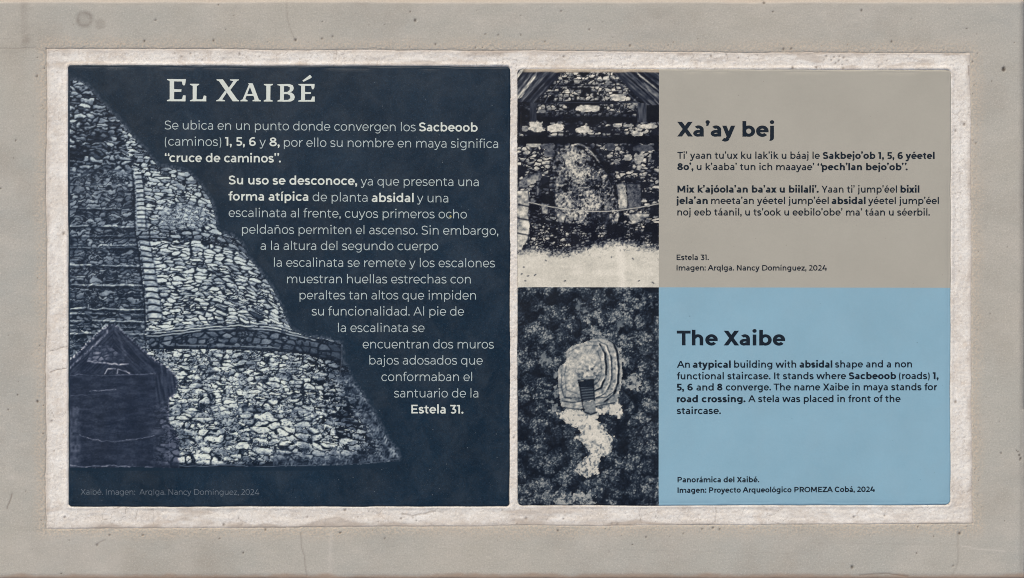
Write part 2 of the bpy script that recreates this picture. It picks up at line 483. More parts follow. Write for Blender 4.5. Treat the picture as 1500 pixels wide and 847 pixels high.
def build_plaster():
    R = (HOLE[0] - 3, HOLE[1] - 3, HOLE[2] + 3, HOLE[3] + 3)
    xs = lines(R[0], R[2], 1.35); ys = lines(R[1], R[3], 1.35)
    X, Y = np.meshgrid(xs, ys)
    dx, dy = hole_disp(X, Y, 1.0)
    din = rect_d(X, Y, HOLE)
    fall = np.exp(-np.clip(din, 0, None) / 12.0)
    XX, YY = X + dx * fall, Y + dy * fall
    tl = tuple(np.array(TILE_L)); tr = tuple(np.array(TILE_R))
    def rsd(r, k):                   # signed distance to a rectangle with rounded corners, positive outside
        qx = np.abs(X - (r[0] + r[2]) / 2) - (r[2] - r[0]) / 2 + k; qy = np.abs(Y - (r[1] + r[3]) / 2) - (r[3] - r[1]) / 2 + k
        return np.hypot(np.maximum(qx, 0), np.maximum(qy, 0)) + np.minimum(np.maximum(qx, qy), 0) - k
    dl, dr = rsd(tl, 5.5), rsd(tr, 7.5)
    dt = np.minimum(dl, dr)
    hw = 14 * (fbm(X / 16, Y / 16, 100, 3) - .5)
    horiz = np.maximum(sstep(112, 90, Y + hw), sstep(730, 752, Y + hw))
    wX = X + 16 * (fbm(X / 50, Y / 50, 101, 3) - .5); wY = Y + 10 * (fbm(X / 40, Y / 40, 102, 3) - .5)
    n1 = horiz * fbm(wX / 46, wY / 6, 103, 4) + (1 - horiz) * fbm(wX / 6, wY / 46, 104, 4)
    n2 = fbm(wX / 13, wY / 13, 105, 4)
    h = -.45 + 1.1 * (n1 - .5) + .9 * (n2 - .5) + .5 * (vnoise(X / 2.2, Y / 2.2, 106) - .5)
    # a ridge of plaster squeezed up along the tile edges, thin and uneven
    up = (.4 + 1.1 * fbm(X / 30, Y / 30, 107, 3)) * (.75 + .6 * sstep(112, 96, Y) + .4 * sstep(110, 98, X) * sstep(96, 112, Y))
    h += up * np.exp(-((dt - 1.6) / 2.4) ** 2)
    narrow = (X > 744) & (X < 762) & (Y > 99) & (Y < 741)
    h = np.where(narrow, -.2 + .9 * (n2 - .5) + .9 * (vnoise(X / 2, Y / 2, 108) - .5), h)
    h -= 1.2 * np.exp(-((dt + .3) / .9) ** 2) * sstep(734, 742, Y)
    # outer rim: feathered onto the concrete
    h += .25 * np.exp(-np.clip(din, 0, None) / 4.0) - .9 * np.exp(-np.clip(din + 1, 0, None) / 1.0)
    h = np.where(din < 0, -1.6, h)
    pits = []
    rs = np.random.RandomState(9)
    for _ in range(520):
        x, y = rs.uniform(68, 1422), rs.uniform(72, 772)
        if -rect_d(np.array(x), np.array(y), TILE_L) > 2 and -rect_d(np.array(x), np.array(y), TILE_R) > 2:
            pits.append((x, y, rs.uniform(.5, 1.0) if rs.rand() < .85 else 1.3))
    pits += [(1211, 81, 1.0), (1222, 82, 1.2), (1230, 81, 1.0), (1236, 83, 1.1), (1218, 87, 1.0), (1229, 88, 1.1), (1241, 88, .9), (1224, 92, 1.0), (1234, 94, .9), (1207, 87, .9), (1196, 99, 1.4), (1161, 99, 1.4), (1235, 100, 1.3),
             (1412, 181, 1.3), (1250, 758, 1.3), (1295, 756, 1.2), (770, 760, 1.5), (825, 760, 1.2), (895, 768, 1.2), (505, 747, 1.5), (95, 756, 1.4), (327, 766, 1.5), (279, 80, 1.2), (266, 84, 1.2), (93, 342, 1.3)]
    P = pit_field(X, Y, xs, ys, pits)
    crack = np.zeros(X.shape)
    for pts, wd, am in [([(74, 513), (82, 511), (92, 508), (99, 507)], .75, .9), ([(75, 544), (86, 541), (98, 539)], .8, .9), ([(224, 745), (225, 756), (224, 768)], .6, .5),
                        ([(1419, 93), (1420, 99), (1419, 107)], 1.1, 1.0), ([(588, 752), (604, 755), (622, 752), (638, 749)], 1.3, .8), ([(939, 744), (936, 752), (939, 768)], .6, .6),
                        ([(1048, 744), (1049, 754), (1046, 764)], .8, .6), ([(1090, 745), (1086, 755)], .6, .45), ([(735, 87), (760, 88)], .7, .5), ([(70, 78), (84, 77), (90, 73)], .8, .6),
                        ([(69, 758), (80, 764)], .6, .5), ([(179, 745), (179, 753)], .5, .5), ([(894, 766), (1010, 769), (1045, 768)], .7, .5), ([(74, 640), (80, 652), (96, 649)], .5, .35),
                        ([(1192, 99), (1198, 97), (1202, 100)], .8, .8), ([(72, 605), (76, 598), (80, 610)], .6, .5), ([(92, 610), (97, 604)], .6, .45), ([(239, 74.5), (238, 94)], .4, .3)]:
        d = pdist(X + 3 * (fbm(X / 7, Y / 7, 110, 3) - .5), Y + 3 * (fbm(X / 7, Y / 7, 111, 3) - .5), pts)
        crack += .8 * am * np.exp(-(d / (wd * .75)) ** 2)
    # crazing: fine broken lines where the plaster dried
    f1, f2, _, _, _ = worley((X + 8 * fbm(X / 9, Y / 9, 112, 3)) / 17, (Y + 8 * fbm(X / 9, Y / 9, 113, 3)) / 17, 114)
    crack += .45 * sstep(.05, .0, f2 - f1) * sstep(.5, .7, fbm(X / 60, Y / 60, 115, 3))
    grey = .55 * sstep(.56, .74, fbm(wX / 70, wY / 14, 116, 4)) * horiz + .5 * sstep(9, 0, din + 9 * (fbm(X / 20, Y / 20, 117, 3) - .4))
    h = h - .8 * P - .6 * np.clip(crack, 0, 1)
    V = np.stack([wx(XX), wy(YY), h / 1000.0], -1).reshape(-1, 3)
    cx = (xs[:-1] + xs[1:]) / 2; cy = (ys[:-1] + ys[1:]) / 2
    CX, CY = np.meshgrid(cx, cy)
    keep = (rect_d(CX, CY, TILE_L) < 9) & (rect_d(CX, CY, TILE_R) < 9)
    # beneath the tiles the bed drops away
    Zi = np.where(dt < -1.2, -3.0, h); V[:, 2] = Zi.ravel() / 1000.0
    F = grid_faces(len(ys), len(xs), keep)
    V, F, A = compact(V, F, dict(crack=np.clip(crack, 0, .9).ravel(), pit=np.clip(P, 0, 1).ravel() * .8, grey=np.clip(grey, 0, .8).ravel()))
    mesh_obj('plaster_bed', V, F, M_PLA, slab, True, A)
build_plaster()

# ------------------------------------------------------------------ tiles
ZT = .0010
def round_corner(X, Y, rect, r):
    x0, y0, x1, y1 = rect
    cx = np.clip(X, x0 + r, x1 - r); cy = np.clip(Y, y0 + r, y1 - r)
    ax, ay = X - cx, Y - cy
    m = (np.abs(ax) > 1e-9) & (np.abs(ay) > 1e-9)
    # square corner cell carried onto a quarter disc
    big = np.maximum(np.abs(ax), np.abs(ay)); L = np.hypot(ax, ay) + 1e-12
    s = np.where(m, big / L, 1.0)
    return cx + ax * s, cy + ay * s, m, np.where(m, r - big, 0)

def tile_piece(name, rect, warp, seed, r, box, step, mat, parent, paint=None, bev=3.0):
    x0, y0, x1, y1 = box
    off = np.array([0, .25, .6, 1.0, 1.5, 2.1, 3.0, 4.2, 6.0])
    ex = ([rect[0] + k for k in off] if x0 <= rect[0] + 1e-6 else []) + ([rect[2] - k for k in off] if x1 >= rect[2] - 1e-6 else [])
    ey = ([rect[1] + k for k in off] if y0 <= rect[1] + 1e-6 else []) + ([rect[3] - k for k in off] if y1 >= rect[3] - 1e-6 else [])
    xs, ys = lines(x0, x1, step, ex), lines(y0, y1, step, ey)
    X, Y = np.meshgrid(xs, ys)
    d = rect_d(X, Y, rect)
    RX, RY, m, _ = round_corner(X, Y, rect, r)
    dx, dy = tile_edge_disp(X, Y, rect, warp, seed)
    q = np.clip(1 - d / bev, 0, 1)
    Z = ZT - .0030 * (1 - np.sqrt(np.clip(1 - q * q, 0, 1)))
    lip = fbm(X / 35, Y / 35, seed + 9, 3)
    Z = Z - .00035 * np.exp(-((d - 4) / 1.5) ** 2) * sstep(.45, .6, lip)
    V = np.stack([wx(RX + dx), wy(RY + dy), Z], -1).reshape(-1, 3)
    A = {}
    if paint is not None: A['tone'] = paint(RX + dx, RY + dy).reshape(-1, 3)
    return mesh_obj(name, V, grid_faces(len(ys), len(xs)), mat, parent, True, A)

# ------------------------------------------------------------------ printed picture of the pyramid
def stones(X, Y, sx, sy, seed, joint=(.05, .24), warp=4.0, top=.22, mixed=.38):
    """flat fieldstones laid in rough courses: some cells hold one stone, some are packed with chips"""
    a = X + warp * 1.6 * (fbm(X / (sx * .8), Y / (sx * .8), seed + 1, 3) - .5) * 2
    b = Y + warp * .8 * (fbm(X / (sx * .9), Y / (sx * .7), seed + 2, 3) - .5) * 2
    def layer(kx, ky, sd, jt):
        v = b / (sy * ky)
        u = a / (sx * kx) + .5 * hsh(np.floor(v), np.zeros_like(v), sd + 3)
        f1, f2, rid, ox, oy = worley(u, v, sd + 4, jt, 2.6)
        return sstep(joint[0], joint[1], f2 - f1), rid, oy
    b1, r1, o1 = layer(1.0, 1.0, seed, .86)
    b2, r2, o2 = layer(.50, .58, seed + 40, .95)
    pick = sstep(mixed + .03, mixed - .03, fbm(a / (sx * 1.1), b / (sy * 1.1), seed + 6, 2) * .5 + r1 * .5)
    body = b1 * (1 - pick) + b1 ** .4 * b2 * pick
    rid = np.where(pick > .5, r2, r1); oy = np.where(pick > .5, o2, o1)
    tone = .66 + .62 * (rid - .45) - top * oy
    tone = tone + .55 * (fbm(X / 4.0, Y / 2.6, seed + 5, 3) - .5) + .25 * (vnoise(X / 1.6, Y / 1.3, seed + 8) - .5)
    tone = np.where(rid < .12, tone * .45, tone)
    return np.clip(tone, .03, 1.15) * np.clip(body + .10 * vnoise(X / 1.8, Y / 1.8, seed + 9), 0, 1)

PYR = [(98, 121), (106, 118), (115, 119), (125, 124), (140, 140), (150, 151), (163, 165), (178, 180), (188, 193), (200, 208), (215, 222), (225, 237), (232, 245), (247, 245),
       (262, 249), (276, 253), (285, 263), (293, 270), (300, 281), (307, 292), (312, 305), (315, 320), (318, 337), (325, 342), (340, 346), (352, 355), (358, 366), (364, 378),
       (375, 391), (390, 410), (400, 426), (412, 450), (420, 469), (425, 481), (440, 490), (462, 495), (480, 497), (499, 503), (501, 520), (500, 533), (509, 538), (513, 552),
       (520, 565), (530, 575), (538, 590), (548, 606), (558, 627), (570, 646), (580, 659), (584, 670), (578, 676), (540, 679), (500, 681), (430, 683), (360, 684), (300, 683),
       (262, 686), (200, 684), (150, 685), (98, 685)]
HUT = [(98, 531), (112, 518), (126, 504), (140, 491), (152, 480), (160, 474), (168, 474), (176, 481), (190, 494), (205, 507), (222, 522), (236, 532), (248, 540), (257, 549), (260, 560),
       (258, 574), (254, 582), (248, 584), (248, 618), (258, 632), (263, 648), (263, 686), (98, 686)]

def paint_pyramid(X, Y):
    wob = 2.6 * (fbm(X / 5, Y / 5, 301, 2) - .5)
    inside = inpoly(X + wob, Y + wob * .7, PYR)
    de = pdist(X, Y, PYR[:-5])
    img = np.zeros(X.shape)
    # --- stair side on the left, dim; brighter and swirly near the top
    xs_line = np.interp(Y, [180, 245, 280, 330, 370, 446, 480, 520], [176, 194, 197, 198, 204, 213, 214, 216])
    yy = Y + .02 * (X - 100)
    a1 = stones(X + .25 * Y, yy - .16 * X, 15, 6.0, 310, (.05, .55), 8.0, .7, .2) * .92
    a1 = a1 * (.42 + .75 * fbm(X / 30, Y / 22, 311, 3))
    a2 = stones(X, yy, 14, 5.6, 315, (.05, .42), 8.0, .6) * (.22 + .62 * fbm(X / 26, Y / 18, 316, 3))
    k = sstep(238, 268, Y + 12 * (fbm(X / 18, Y / 18, 317, 2) - .5))
    A = a1 * .98 * (1 - k) + (a2 + .05) * k
    for y0, am in ((270, .28), (283, .18), (305, .42), (331, .75), (345, .25), (358, .55), (362, .3), (388, .66), (417, .78), (452, .72), (459, .35), (470, .7), (478, .3), (488, .55), (508, .45)):
        yl = y0 + 1.6 * (fbm(X / 14, X * 0 + y0, 320, 3) - .5) * 2 + .012 * (X - 100)
        brk = sstep(.30, .46, fbm(X / 16, X * 0 + y0 * 3.1, 321, 3))
        A = A + am * .8 * np.exp(-((Y - yl) / .9) ** 2) * brk * (X < xs_line)
        A = A * (1 - .6 * np.exp(-((Y - yl - 3.2) / 1.9) ** 2) * (X < xs_line) * (y0 > 300))
    img = A
    # --- body of the upper tier
    right = X > xs_line
    cur = Y - .00085 * (X - 220) ** 2 * sstep(215, 330, X)
    b1 = stones(X + .2 * (Y - 250), cur - .12 * (X - 220), 14, 5.2, 330, (.06, .34), 4, .40) * 1.05
    b1 *= (.62 + .62 * fbm(X / 26, Y / 20, 331, 3)) * (1 - .16 * sstep(16, 3, de))
    m = right & (Y < 352)
    img = np.where(m, b1, img)
    rub = stones(X, Y, 5.5, 4, 333, (.02, .3), 3, .2) * 1.05
    mr = sstep(38, 20, np.hypot((X - 268) * .8, (Y - 318) * 1.5) + 9 * (fbm(X / 8, Y / 8, 334, 2) - .5))
    img = over(img, .6 * mr * m, rub)
    # --- second tier
    cur2 = Y - .0009 * (X - 225) ** 2 * sstep(225, 420, X)
    wv = 3.4 * (fbm(X / 30, Y / 18, 339, 2) - .5)
    d1 = stones(X, cur2 + wv, 16, 4.9, 340, (.07, .38), 4.4, .42) * 1.18
    d1 = d1 * (.78 + .42 * fbm(X / 34, Y / 24, 341, 3)) * (1 - .15 * sstep(14, 3, de))
    cap = np.interp(X, [200, 250, 300, 330, 350, 365], [350, 352, 352, 356, 362, 372])
    m = right & (Y > cap)
    img = np.where(m, d1, img)
    # quoins at the corner
    q0 = xs_line + 2; q1 = xs_line + np.interp(Y, [245, 330, 480], [13, 17, 26])
    qv = np.interp(Y, [240, 330, 400, 480], [0, 14, 22.6, 31]) + .6 * fbm(X / 22, Y / 22, 345, 2) + .12 * np.sin((X - q0) / 5.0)
    fr = qv - np.floor(qv)
    qu = np.clip((X - q0) / (q1 - q0), 0, 1) + .25 * (fbm(X / 4, Y / 4, 348, 2) - .5)
    qt = sstep(.06, .22, fr) * sstep(.97, .66, fr) * (.75 + .6 * hsh(np.floor(qv), np.zeros_like(qv), 346)) * (.75 + 1.0 * (fbm(X / 4, Y / 2.4, 347, 3) - .4)) * sstep(-.02, .16, qu) * sstep(1.04, .82, qu)
    mq = sstep(q0 - 1, q0 + 1.5, X) * sstep(q1 + 2, q1 - 2, X) * (Y > 252) * (Y < 470)
    img = over(img, mq * .92, qt)
    img = img * (1 - .75 * np.exp(-((X - xs_line + .5) / 1.8) ** 2) * (Y > 250) * (Y < 500))
    img = img + .35 * np.exp(-((X - xs_line - 2.6) / 1.0) ** 2) * (Y > 250) * (Y < 340)
    # ledge between the tiers
    led = np.interp(X, [200, 240, 290, 320, 345, 362], [337, 336, 338, 345, 352, 366])
    lz = (Y - led)
    ls = stones(X, Y - led + 300, 14, 5.8, 350, (.06, .30), 2.4, .3) * .80
    img = np.where(right & (lz > 0) & (lz < 12), ls * (.75 + .3 * fbm(X / 12, Y / 12, 351, 2)), img)
    for o, s, am in ((13.6, 1.7, .88), (0, 1.1, .5)):
        img = img * (1 - am * np.exp(-((lz - o) / s) ** 2) * right * (X < 366))
    # --- ledge above the lowest tier
    l0 = np.interp(X, [210, 235, 300, 350, 400, 440, 480, 502], [489, 488, 480, 477, 480, 490, 498, 505])
    l1 = np.interp(X, [210, 300, 400, 450, 502], [510, 510, 513, 518, 532])
    band = right & (Y > l0) & (Y < l1) & (X < 503)
    bs = stones(X, Y - l0 * .5, 14, 8.5, 360, (.06, .34), 2.2, .2) * (.34 + .22 * fbm(X / 14, Y / 10, 361, 3)) * np.interp(X, [240, 420, 500], [1.1, .9, .5])
    img = np.where(band, bs + .03, img)
    for off, am in ((-4.5, .8), (0, .95), (3.6, .75)):
        yl = l0 + off + 1.2 * (fbm(X / 10, X * 0 + off, 362, 3) - .5) * 2
        img = np.maximum(img, am * np.exp(-((Y - yl) / .95) ** 2) * (X > 212) * (X < 470) * sstep(.26, .42, fbm(X / 13, X * 0 + off * 3, 363, 2)))
        img = img * (1 - .7 * np.exp(-((Y - yl - 2.3) / 1.1) ** 2) * (X > 212) * (X < 480))
    yl = l1 - 4.0
    img = np.maximum(img, .55 * np.exp(-((Y - yl) / .9) ** 2) * (X > 245) * (X < 410) * sstep(.3, .45, fbm(X / 11, X * 0, 364, 2)))
    img = img * (1 - .92 * np.exp(-((Y - l1 - 1.2) / 3.4) ** 2) * (X > 222) * (X < 503))
    # --- lowest tier: bigger stones towards the foot
    low = right & (Y > l1 + 1.5)
    sag = .00022 * (X - 240) ** 2 * sstep(240, 520, X)
    yv = Y - sag * .9
    t1 = stones(X, yv, 16.5, 6.7, 370, (.06, .33), 5.4, .34)
    t2 = stones(X, yv, 21, 9.0, 375, (.06, .30), 6.4, .32)
    kk = sstep(585, 622, Y + 8 * (fbm(X / 20, Y / 20, 376, 2) - .5))
    E = (t1 * (1 - kk) + t2 * kk) * 1.14 - .45 * sstep(.60, .72, fbm(X / 2.6, Y / 1.9, 383, 2))
    E = E * (.86 + .28 * fbm(X / 40, Y / 30, 377, 3)) * (1 - .36 * sstep(.58, .74, fbm(X / 30, Y / 22, 381, 3)))
    E = np.clip(E - .42 * sstep(430, 545, X + .32 * (600 - Y)) * (.6 + .8 * fbm(X / 18, Y / 14, 382, 2)), 0, 1.2) * (1 - .35 * sstep(26, 3, de))
    chinks = stones(X, Y, 6.5, 4.6, 378, (.08, .35), 2, .2) * .85
    gap = (t1 * (1 - kk) + t2 * kk) < .10
    E = np.where(gap & (fbm(X / 10, Y / 8, 379, 2) > .52), chinks, E)
    img = np.where(low, E, img)
    img = np.where(low & (Y > 668), img * sstep(686, 672, Y + 7 * (fbm(X / 9, Y / 9, 380, 2) - .5)), img)
    # scrub along the right-hand margin
    veg = vnoise(X / 2.0 + Y / 5, Y / 3.0 - X / 6, 390) * fbm(X / 9, Y / 9, 391, 2) * 1.2
    mv = sstep(34, 2, de) * (X > 400) * (Y > 545) * .75
    img = over(img, mv, veg * .8)
    img = np.where((X > 560) & (Y > 640), np.maximum(img * .6, .9 * veg), img)
    # --- thatched shelter
    hut = inpoly(X + wob * .6, Y + wob * .6, HUT)
    dh = pdist(X, Y, HUT[:20])
    strands = vnoise((X + Y) / 2.2, (X - Y) / 16, 400)
    strandr = vnoise((X - Y) / 2.4 + 60, (X + Y) / 20, 401)
    h = .05 + .15 * fbm(X / 16, Y / 4, 402, 4) ** 1.5
    roof = Y < 548
    h = np.where(roof, .055 + .13 * np.where(X < 166, strands, strandr) ** 1.5, h)
    h = np.where((X > 228) & (Y < 600), .06 + .16 * vnoise((X - .15 * Y) / 2.6, Y / 18, 403) ** 1.4, h)
    rim = np.exp(-(dh / 2.3) ** 2) * roof
    h = h + rim * np.where(X < 166, .85, .36) * 1.5 * sstep(.25, .8, vnoise(X / 2.0, Y / 2.0, 404)) * (.4 + fbm(X / 9, Y / 9, 417, 2))
    h = h + .55 * np.exp(-((pdist(X, Y, [(98, 536), (128, 508), (152, 486)]) - 5.5) / 1.5) ** 2) * vnoise(X / 2, Y / 2, 405)
    gable = inpoly(X, Y, [(128, 528), (136, 508), (158, 505), (182, 524), (184, 530)])
    h = np.where(gable, .12 + .5 * stones(X, Y, 10, 6, 406, (.1, .4), 2, .2) * fbm(X / 9, Y / 9, 407, 2), h)
    for pts, wd, am in [([(129, 529), (140, 531), (165, 533), (188, 534)], 1.1, .55), ([(154, 547), (158, 540.5), (169, 541)], .8, .55), ([(172, 547), (173, 541), (182, 543.5), (190, 547)], .8, .55),
                        ([(100, 549), (165, 549.5), (228, 548)], .7, .16), ([(132, 573), (150, 572), (170, 571)], .6, .28), ([(102, 580), (178, 576)], .5, .10),
                        ([(117, 637), (135, 644), (165, 647), (200, 644), (226, 638)], .6, .26), ([(166, 476), (176, 498), (184, 520)], 2.0, .10), ([(247, 584), (248, 640), (249, 684)], .8, .16),
                        ([(100, 682), (120, 684), (160, 682), (200, 684), (262, 686)], .8, .30), ([(240, 623), (262, 628)], 2.0, .14)]:
        h = h + am * np.exp(-(pdist(X, Y + 3.0 * (fbm(X / 6, Y / 6, 408, 3) - .5), pts) / wd) ** 2) * (.45 + 1.0 * vnoise(X / 3, Y / 3, 418))
    post = sstep(14, 4, np.abs(X - 108)) * (Y > 595) * .16 * vnoise(X / 3, Y / 5, 409)
    h = h + post + .03 * (vnoise(X / 1.6, Y / 1.6, 410) - .3)
    side = sstep(218, 240, X) * sstep(582, 600, Y)
    h = h * (1 - .6 * side) + side * .34 * np.clip(img, 0, .75) * (.4 + fbm(X / 7, Y / 7, 413, 2))
    h = h + .07 * vnoise(X / 2.4, Y / 1.6, 414) * fbm(X / 14, Y / 10, 415, 2) * 1.6
    sdh = np.where(hut, 1, -1) * pdist(X, Y, HUT, True) + 7 * (fbm(X / 3.2, Y / 3.2, 416, 3) - .5)
    img = over(img, sstep(-2.2, 2.6, sdh), h)
    # foot line, thin outline strokes
    foot = [(262, 683), (300, 683), (330, 681), (372, 684), (440, 682), (500, 681), (545, 679), (565, 676), (585, 672), (588, 667)]
    img = np.maximum(img, .34 * np.exp(-(pdist(X, Y + 2 * (fbm(X / 7, Y / 7, 411, 2) - .5), foot) / .8) ** 2))
    line = np.exp(-(pdist(X, Y, [(501, 506), (500.5, 530), (497, 555)]) / .8) ** 2)
    # tone to colour, with the navy showing outside the silhouette
    img = np.clip(img, 0, 1)
    col = ramp(img, [(0, (6, 20, 34)), (.12, (28, 41, 57)), (.35, (86, 99, 114)), (.62, (148, 159, 166)), (.85, (194, 203, 199)), (1, (214, 221, 212))])
    col = col * np.where(hut[..., None], np.array([1.08, .97, 1.04]), 1.0)
    warm = sstep(360, 620, Y)[..., None]
    col = col * (1 - .0 * warm) * np.where(img[..., None] > .5, 1 - (1 - warm) * np.array([.12, .08, .02]), 1)
    nav = np.broadcast_to(lin(NAVY), col.shape)
    a = inside.astype(float)
    fuzz = sstep(7.5, .5, de) * vnoise(X / 1.9, Y / 1.9, 412) ** 2 * .75 * (Y < 676) * ~inside
    a = np.maximum(a, 0)
    out = nav * (1 - a[..., None]) + col * a[..., None]
    tint = lin((96, 108, 124))
    fz = (np.clip(fuzz, 0, 1) + .35 * line)[..., None]
    return out * (1 - fz) + tint * fz

def build_left():
    t = thing('information_tile', 'square navy tile with Spanish text beside a pale stone pyramid picture', 'sign')
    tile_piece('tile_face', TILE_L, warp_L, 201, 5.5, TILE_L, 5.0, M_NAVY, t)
    xs = np.arange(102.6, 594, 1.05); ys = np.arange(112, 690, 1.05)
    X, Y = np.meshgrid(xs, ys)
    tone = paint_pyramid(X, Y)
    CX, CY = np.meshgrid((xs[:-1] + xs[1:]) / 2, (ys[:-1] + ys[1:]) / 2)
    keep = inpoly(CX, CY, PYR) | (pdist(CX, CY, PYR) < 7)
    F = grid_faces(len(ys), len(xs), keep)
    V = np.stack([wx(X), wy(Y), np.full(X.shape, ZT + .00003)], -1).reshape(-1, 3)
    V, F, A = compact(V, F, dict(tone=tone.reshape(-1, 3)))
    o = mesh_obj('photo_print', V, F, M_PRINT, t, True, A)
    o['label'] = 'printed picture of a tall stone pyramid with a thatched shelter at its foot'
    return t

# ------------------------------------------------------------------ printed picture of the stela
STELA = [(814, 226), (822, 219), (832, 214), (843, 210), (852, 211), (862, 217), (873, 228), (884, 244), (892, 260), (898, 276), (903, 292), (905.5, 306), (905, 326), (897, 330), (872, 331), (848, 329),
         (826, 328), (816, 318), (812, 300), (811, 284), (813, 264), (811, 246), (810, 236)]
def paint_stela(X, Y):
    zx, zy = (X - 740) * 2.4917, (Y - 90) * 2.4917      # coordinates of an enlarged view of the print
    base = .05 + .10 * fbm(X / 7, Y / 7, 501, 3)
    st = stones(X, Y, 9.5, 5.4, 510, (.10, .40), 2.6, .3)
    vis = fbm(X / 15, Y / 8, 511, 3)
    img = np.maximum(base, st * sstep(.33, .62, vis) * .95)
    # rows of pale stones behind the stela
    rows = [(97, 104, 817, 905, .62), (106, 117, 814, 912, .72), (117, 124, 810, 902, .5), (127, 134, 800, 922, .6), (134, 142, 818, 930, .66), (139, 151, 790, 930, .58), (153, 163, 785, 930, .50), (164, 172, 795, 925, .36)]
    s2 = stones(X, Y, 7.6, 6.2, 520, (.06, .30), 2.4, .28)
    for y0, y1, x0, x1, am in rows:
        m = sstep(y0 - 1, y0 + 1.5, Y) * sstep(y1 + 1, y1 - 1.5, Y) * sstep(x0 - 6, x0 + 6, X + 8 * (fbm(X / 6, Y / 6, 521, 2) - .5)) * sstep(x1 + 6, x1 - 6, X)
        img = over(img, m, np.clip(s2 * am * 1.5 * sstep(.26, .55, fbm(X / 9, Y / 5, 522, 2)), 0.03, 1))
    # dark courses between them
    for y0, w, am in ((175, 5.5, .92), (149.5, 1.6, .85), (125.5, 1.2, .6), (203, 4.2, .85), (206, 5, .9)):
        img = img * (1 - am * np.exp(-((Y - y0) / w) ** 2))
    def rock(x0, y0, x1, y1, am, seed):
        nonlocal img
        cx, cy, rx, ry = (x0 + x1) / 2, (y0 + y1) / 2, (x1 - x0) / 2, (y1 - y0) / 2
        e = (np.abs((zx - cx) / rx) ** 2.8 + np.abs((zy - cy) / ry) ** 2.8) + 1.7 * (fbm(X / 5, Y / 3.5, seed, 3) - .5)
        img = over(img, sstep(1.1, .85, e), am * (.78 + .9 * (fbm(X / 4, Y / 2.6, seed + 1, 3) - .38)))
    for k, a in enumerate([(84, 218, 138, 258, .86), (155, 229, 216, 258, .92), (258, 243, 316, 262, .86), (392, 226, 425, 240, .78), (428, 230, 470, 240, .7), (484, 229, 553, 246, .84), (458, 256, 502, 274, .84),
                           (260, 160, 345, 184, .88), (60, 236, 84, 256, .62), (120, 176, 150, 188, .5), (384, 118, 440, 146, .82), (74, 300, 132, 314, .8), (132, 300, 180, 322, .4), (140, 322, 182, 348, .42),
                           (308, 300, 326, 320, .6), (330, 318, 344, 336, .5), (340, 340, 356, 360, .5), (432, 340, 462, 362, .72), (470, 336, 506, 376, .68), (396, 358, 416, 372, .55), (365, 300, 400, 326, .34), (470, 306, 540, 330, .34), (480, 376, 500, 392, .62)]):
        rock(*a, 530 + 3 * k)
    # stela
    ins = inpoly(X + 9 * (fbm(X / 7, Y / 7, 600, 3) - .5), Y + 7 * (fbm(X / 7, Y / 7, 606, 3) - .5), STELA)
    dS = pdist(X, Y, STELA, True)
    sv = .40 + .9 * (fbm(X / 16, Y / 16, 601, 4) - .5) + .7 * (fbm(X / 3.4, Y / 3.4, 602, 3) - .5)
    sv = sv + .55 * sstep(.52, .66, fbm(X / 2.6, Y / 2.2, 603, 3)) * fbm(X / 12, Y / 12, 604, 3) - .34 * sstep(.54, .66, fbm(X / 2.2, Y / 2.6, 605, 3)) - .12 * np.exp(-(dS / 1.2) ** 2)
    sv += .20 * np.exp(-((X - 838) / 22) ** 2 - ((Y - 250) / 14) ** 2) + .26 * np.exp(-((X - 850) / 30) ** 2 - ((Y - 308) / 14) ** 2)
    sv -= .15 * sstep(880, 905, X + .2 * (300 - Y)) + .14 * np.exp(-((Y - 273) / 7) ** 2)
    sv = sv - .20 * sstep(.54, .68, fbm(X / 9, Y / 9, 608, 3)) + .05 - .07 * sstep(255, 285, Y)
    sv = np.where((X > 862) & (Y > 308) & (Y < 331) & (X < 893), sv * .55, sv)
    img = img * (1 - np.where(X > 860, .80, .45) * sstep(np.where(X > 860, 14, 7), 2, dS) * ~ins)
    rag = sstep(-1, 4, dS + 6 * (fbm(X / 3.5, Y / 3.5, 609, 3) - .42))
    img = np.where(ins, over(img, rag, np.clip(sv, .06, .85)), img)
    img = img + .40 * np.exp(-(pdist(X, Y, [(838, 213), (846, 211), (856, 214), (868, 225), (878, 238)]) / 1.0) ** 2) - .25 * np.exp(-(pdist(X, Y, [(842, 214), (854, 218), (870, 232), (882, 248)]) / 1.3) ** 2)
    # left wall block, right block
    def patch(poly, tone, seed, sc=5, soft=0):
        nonlocal img
        w = 7 * (fbm(X / 5, Y / 5, seed, 3) - .5); w2 = 7 * (fbm(X / 5, Y / 5, seed + 3, 3) - .5)
        pz = [(p[0] / 2.4917 + 740, p[1] / 2.4917 + 90) for p in poly]
        m = inpoly(X + w, Y + w2, pz)
        t = tone + 1.0 * tone * (fbm(X / sc, Y / sc, seed + 1, 3) - .5) * 1.5 + .3 * (fbm(X / 1.7, Y / 1.7, seed + 2, 2) - .5)
        e = np.exp(-(pdist(X, Y, pz, True) / 1.2) ** 2)
        img = np.where(m, np.clip(t * (1 - .7 * e), .04, 1), img)
    dark = inpoly(zx, zy, [(90, 470), (180, 430), (182, 590), (120, 640), (90, 640)])
    img = np.where(dark, img * .55, img)
    patch([(48, 440), (85, 408), (140, 402), (128, 440), (80, 462), (48, 462)], .48, 620)
    patch([(40, 472), (84, 470), (90, 520), (84, 560), (92, 600), (84, 650), (60, 690), (40, 690)], .80, 630, 8)
    for yq in (525, 575, 630):
        img = img * (1 - .8 * np.exp(-((zy - yq - .2 * (zx - 60)) / 3.0) ** 2) * (zx < 92))
    patch([(112, 440), (128, 436), (126, 490), (114, 492)], .42, 640)
    patch([(128, 516), (160, 520), (156, 560), (134, 556)], .50, 650)
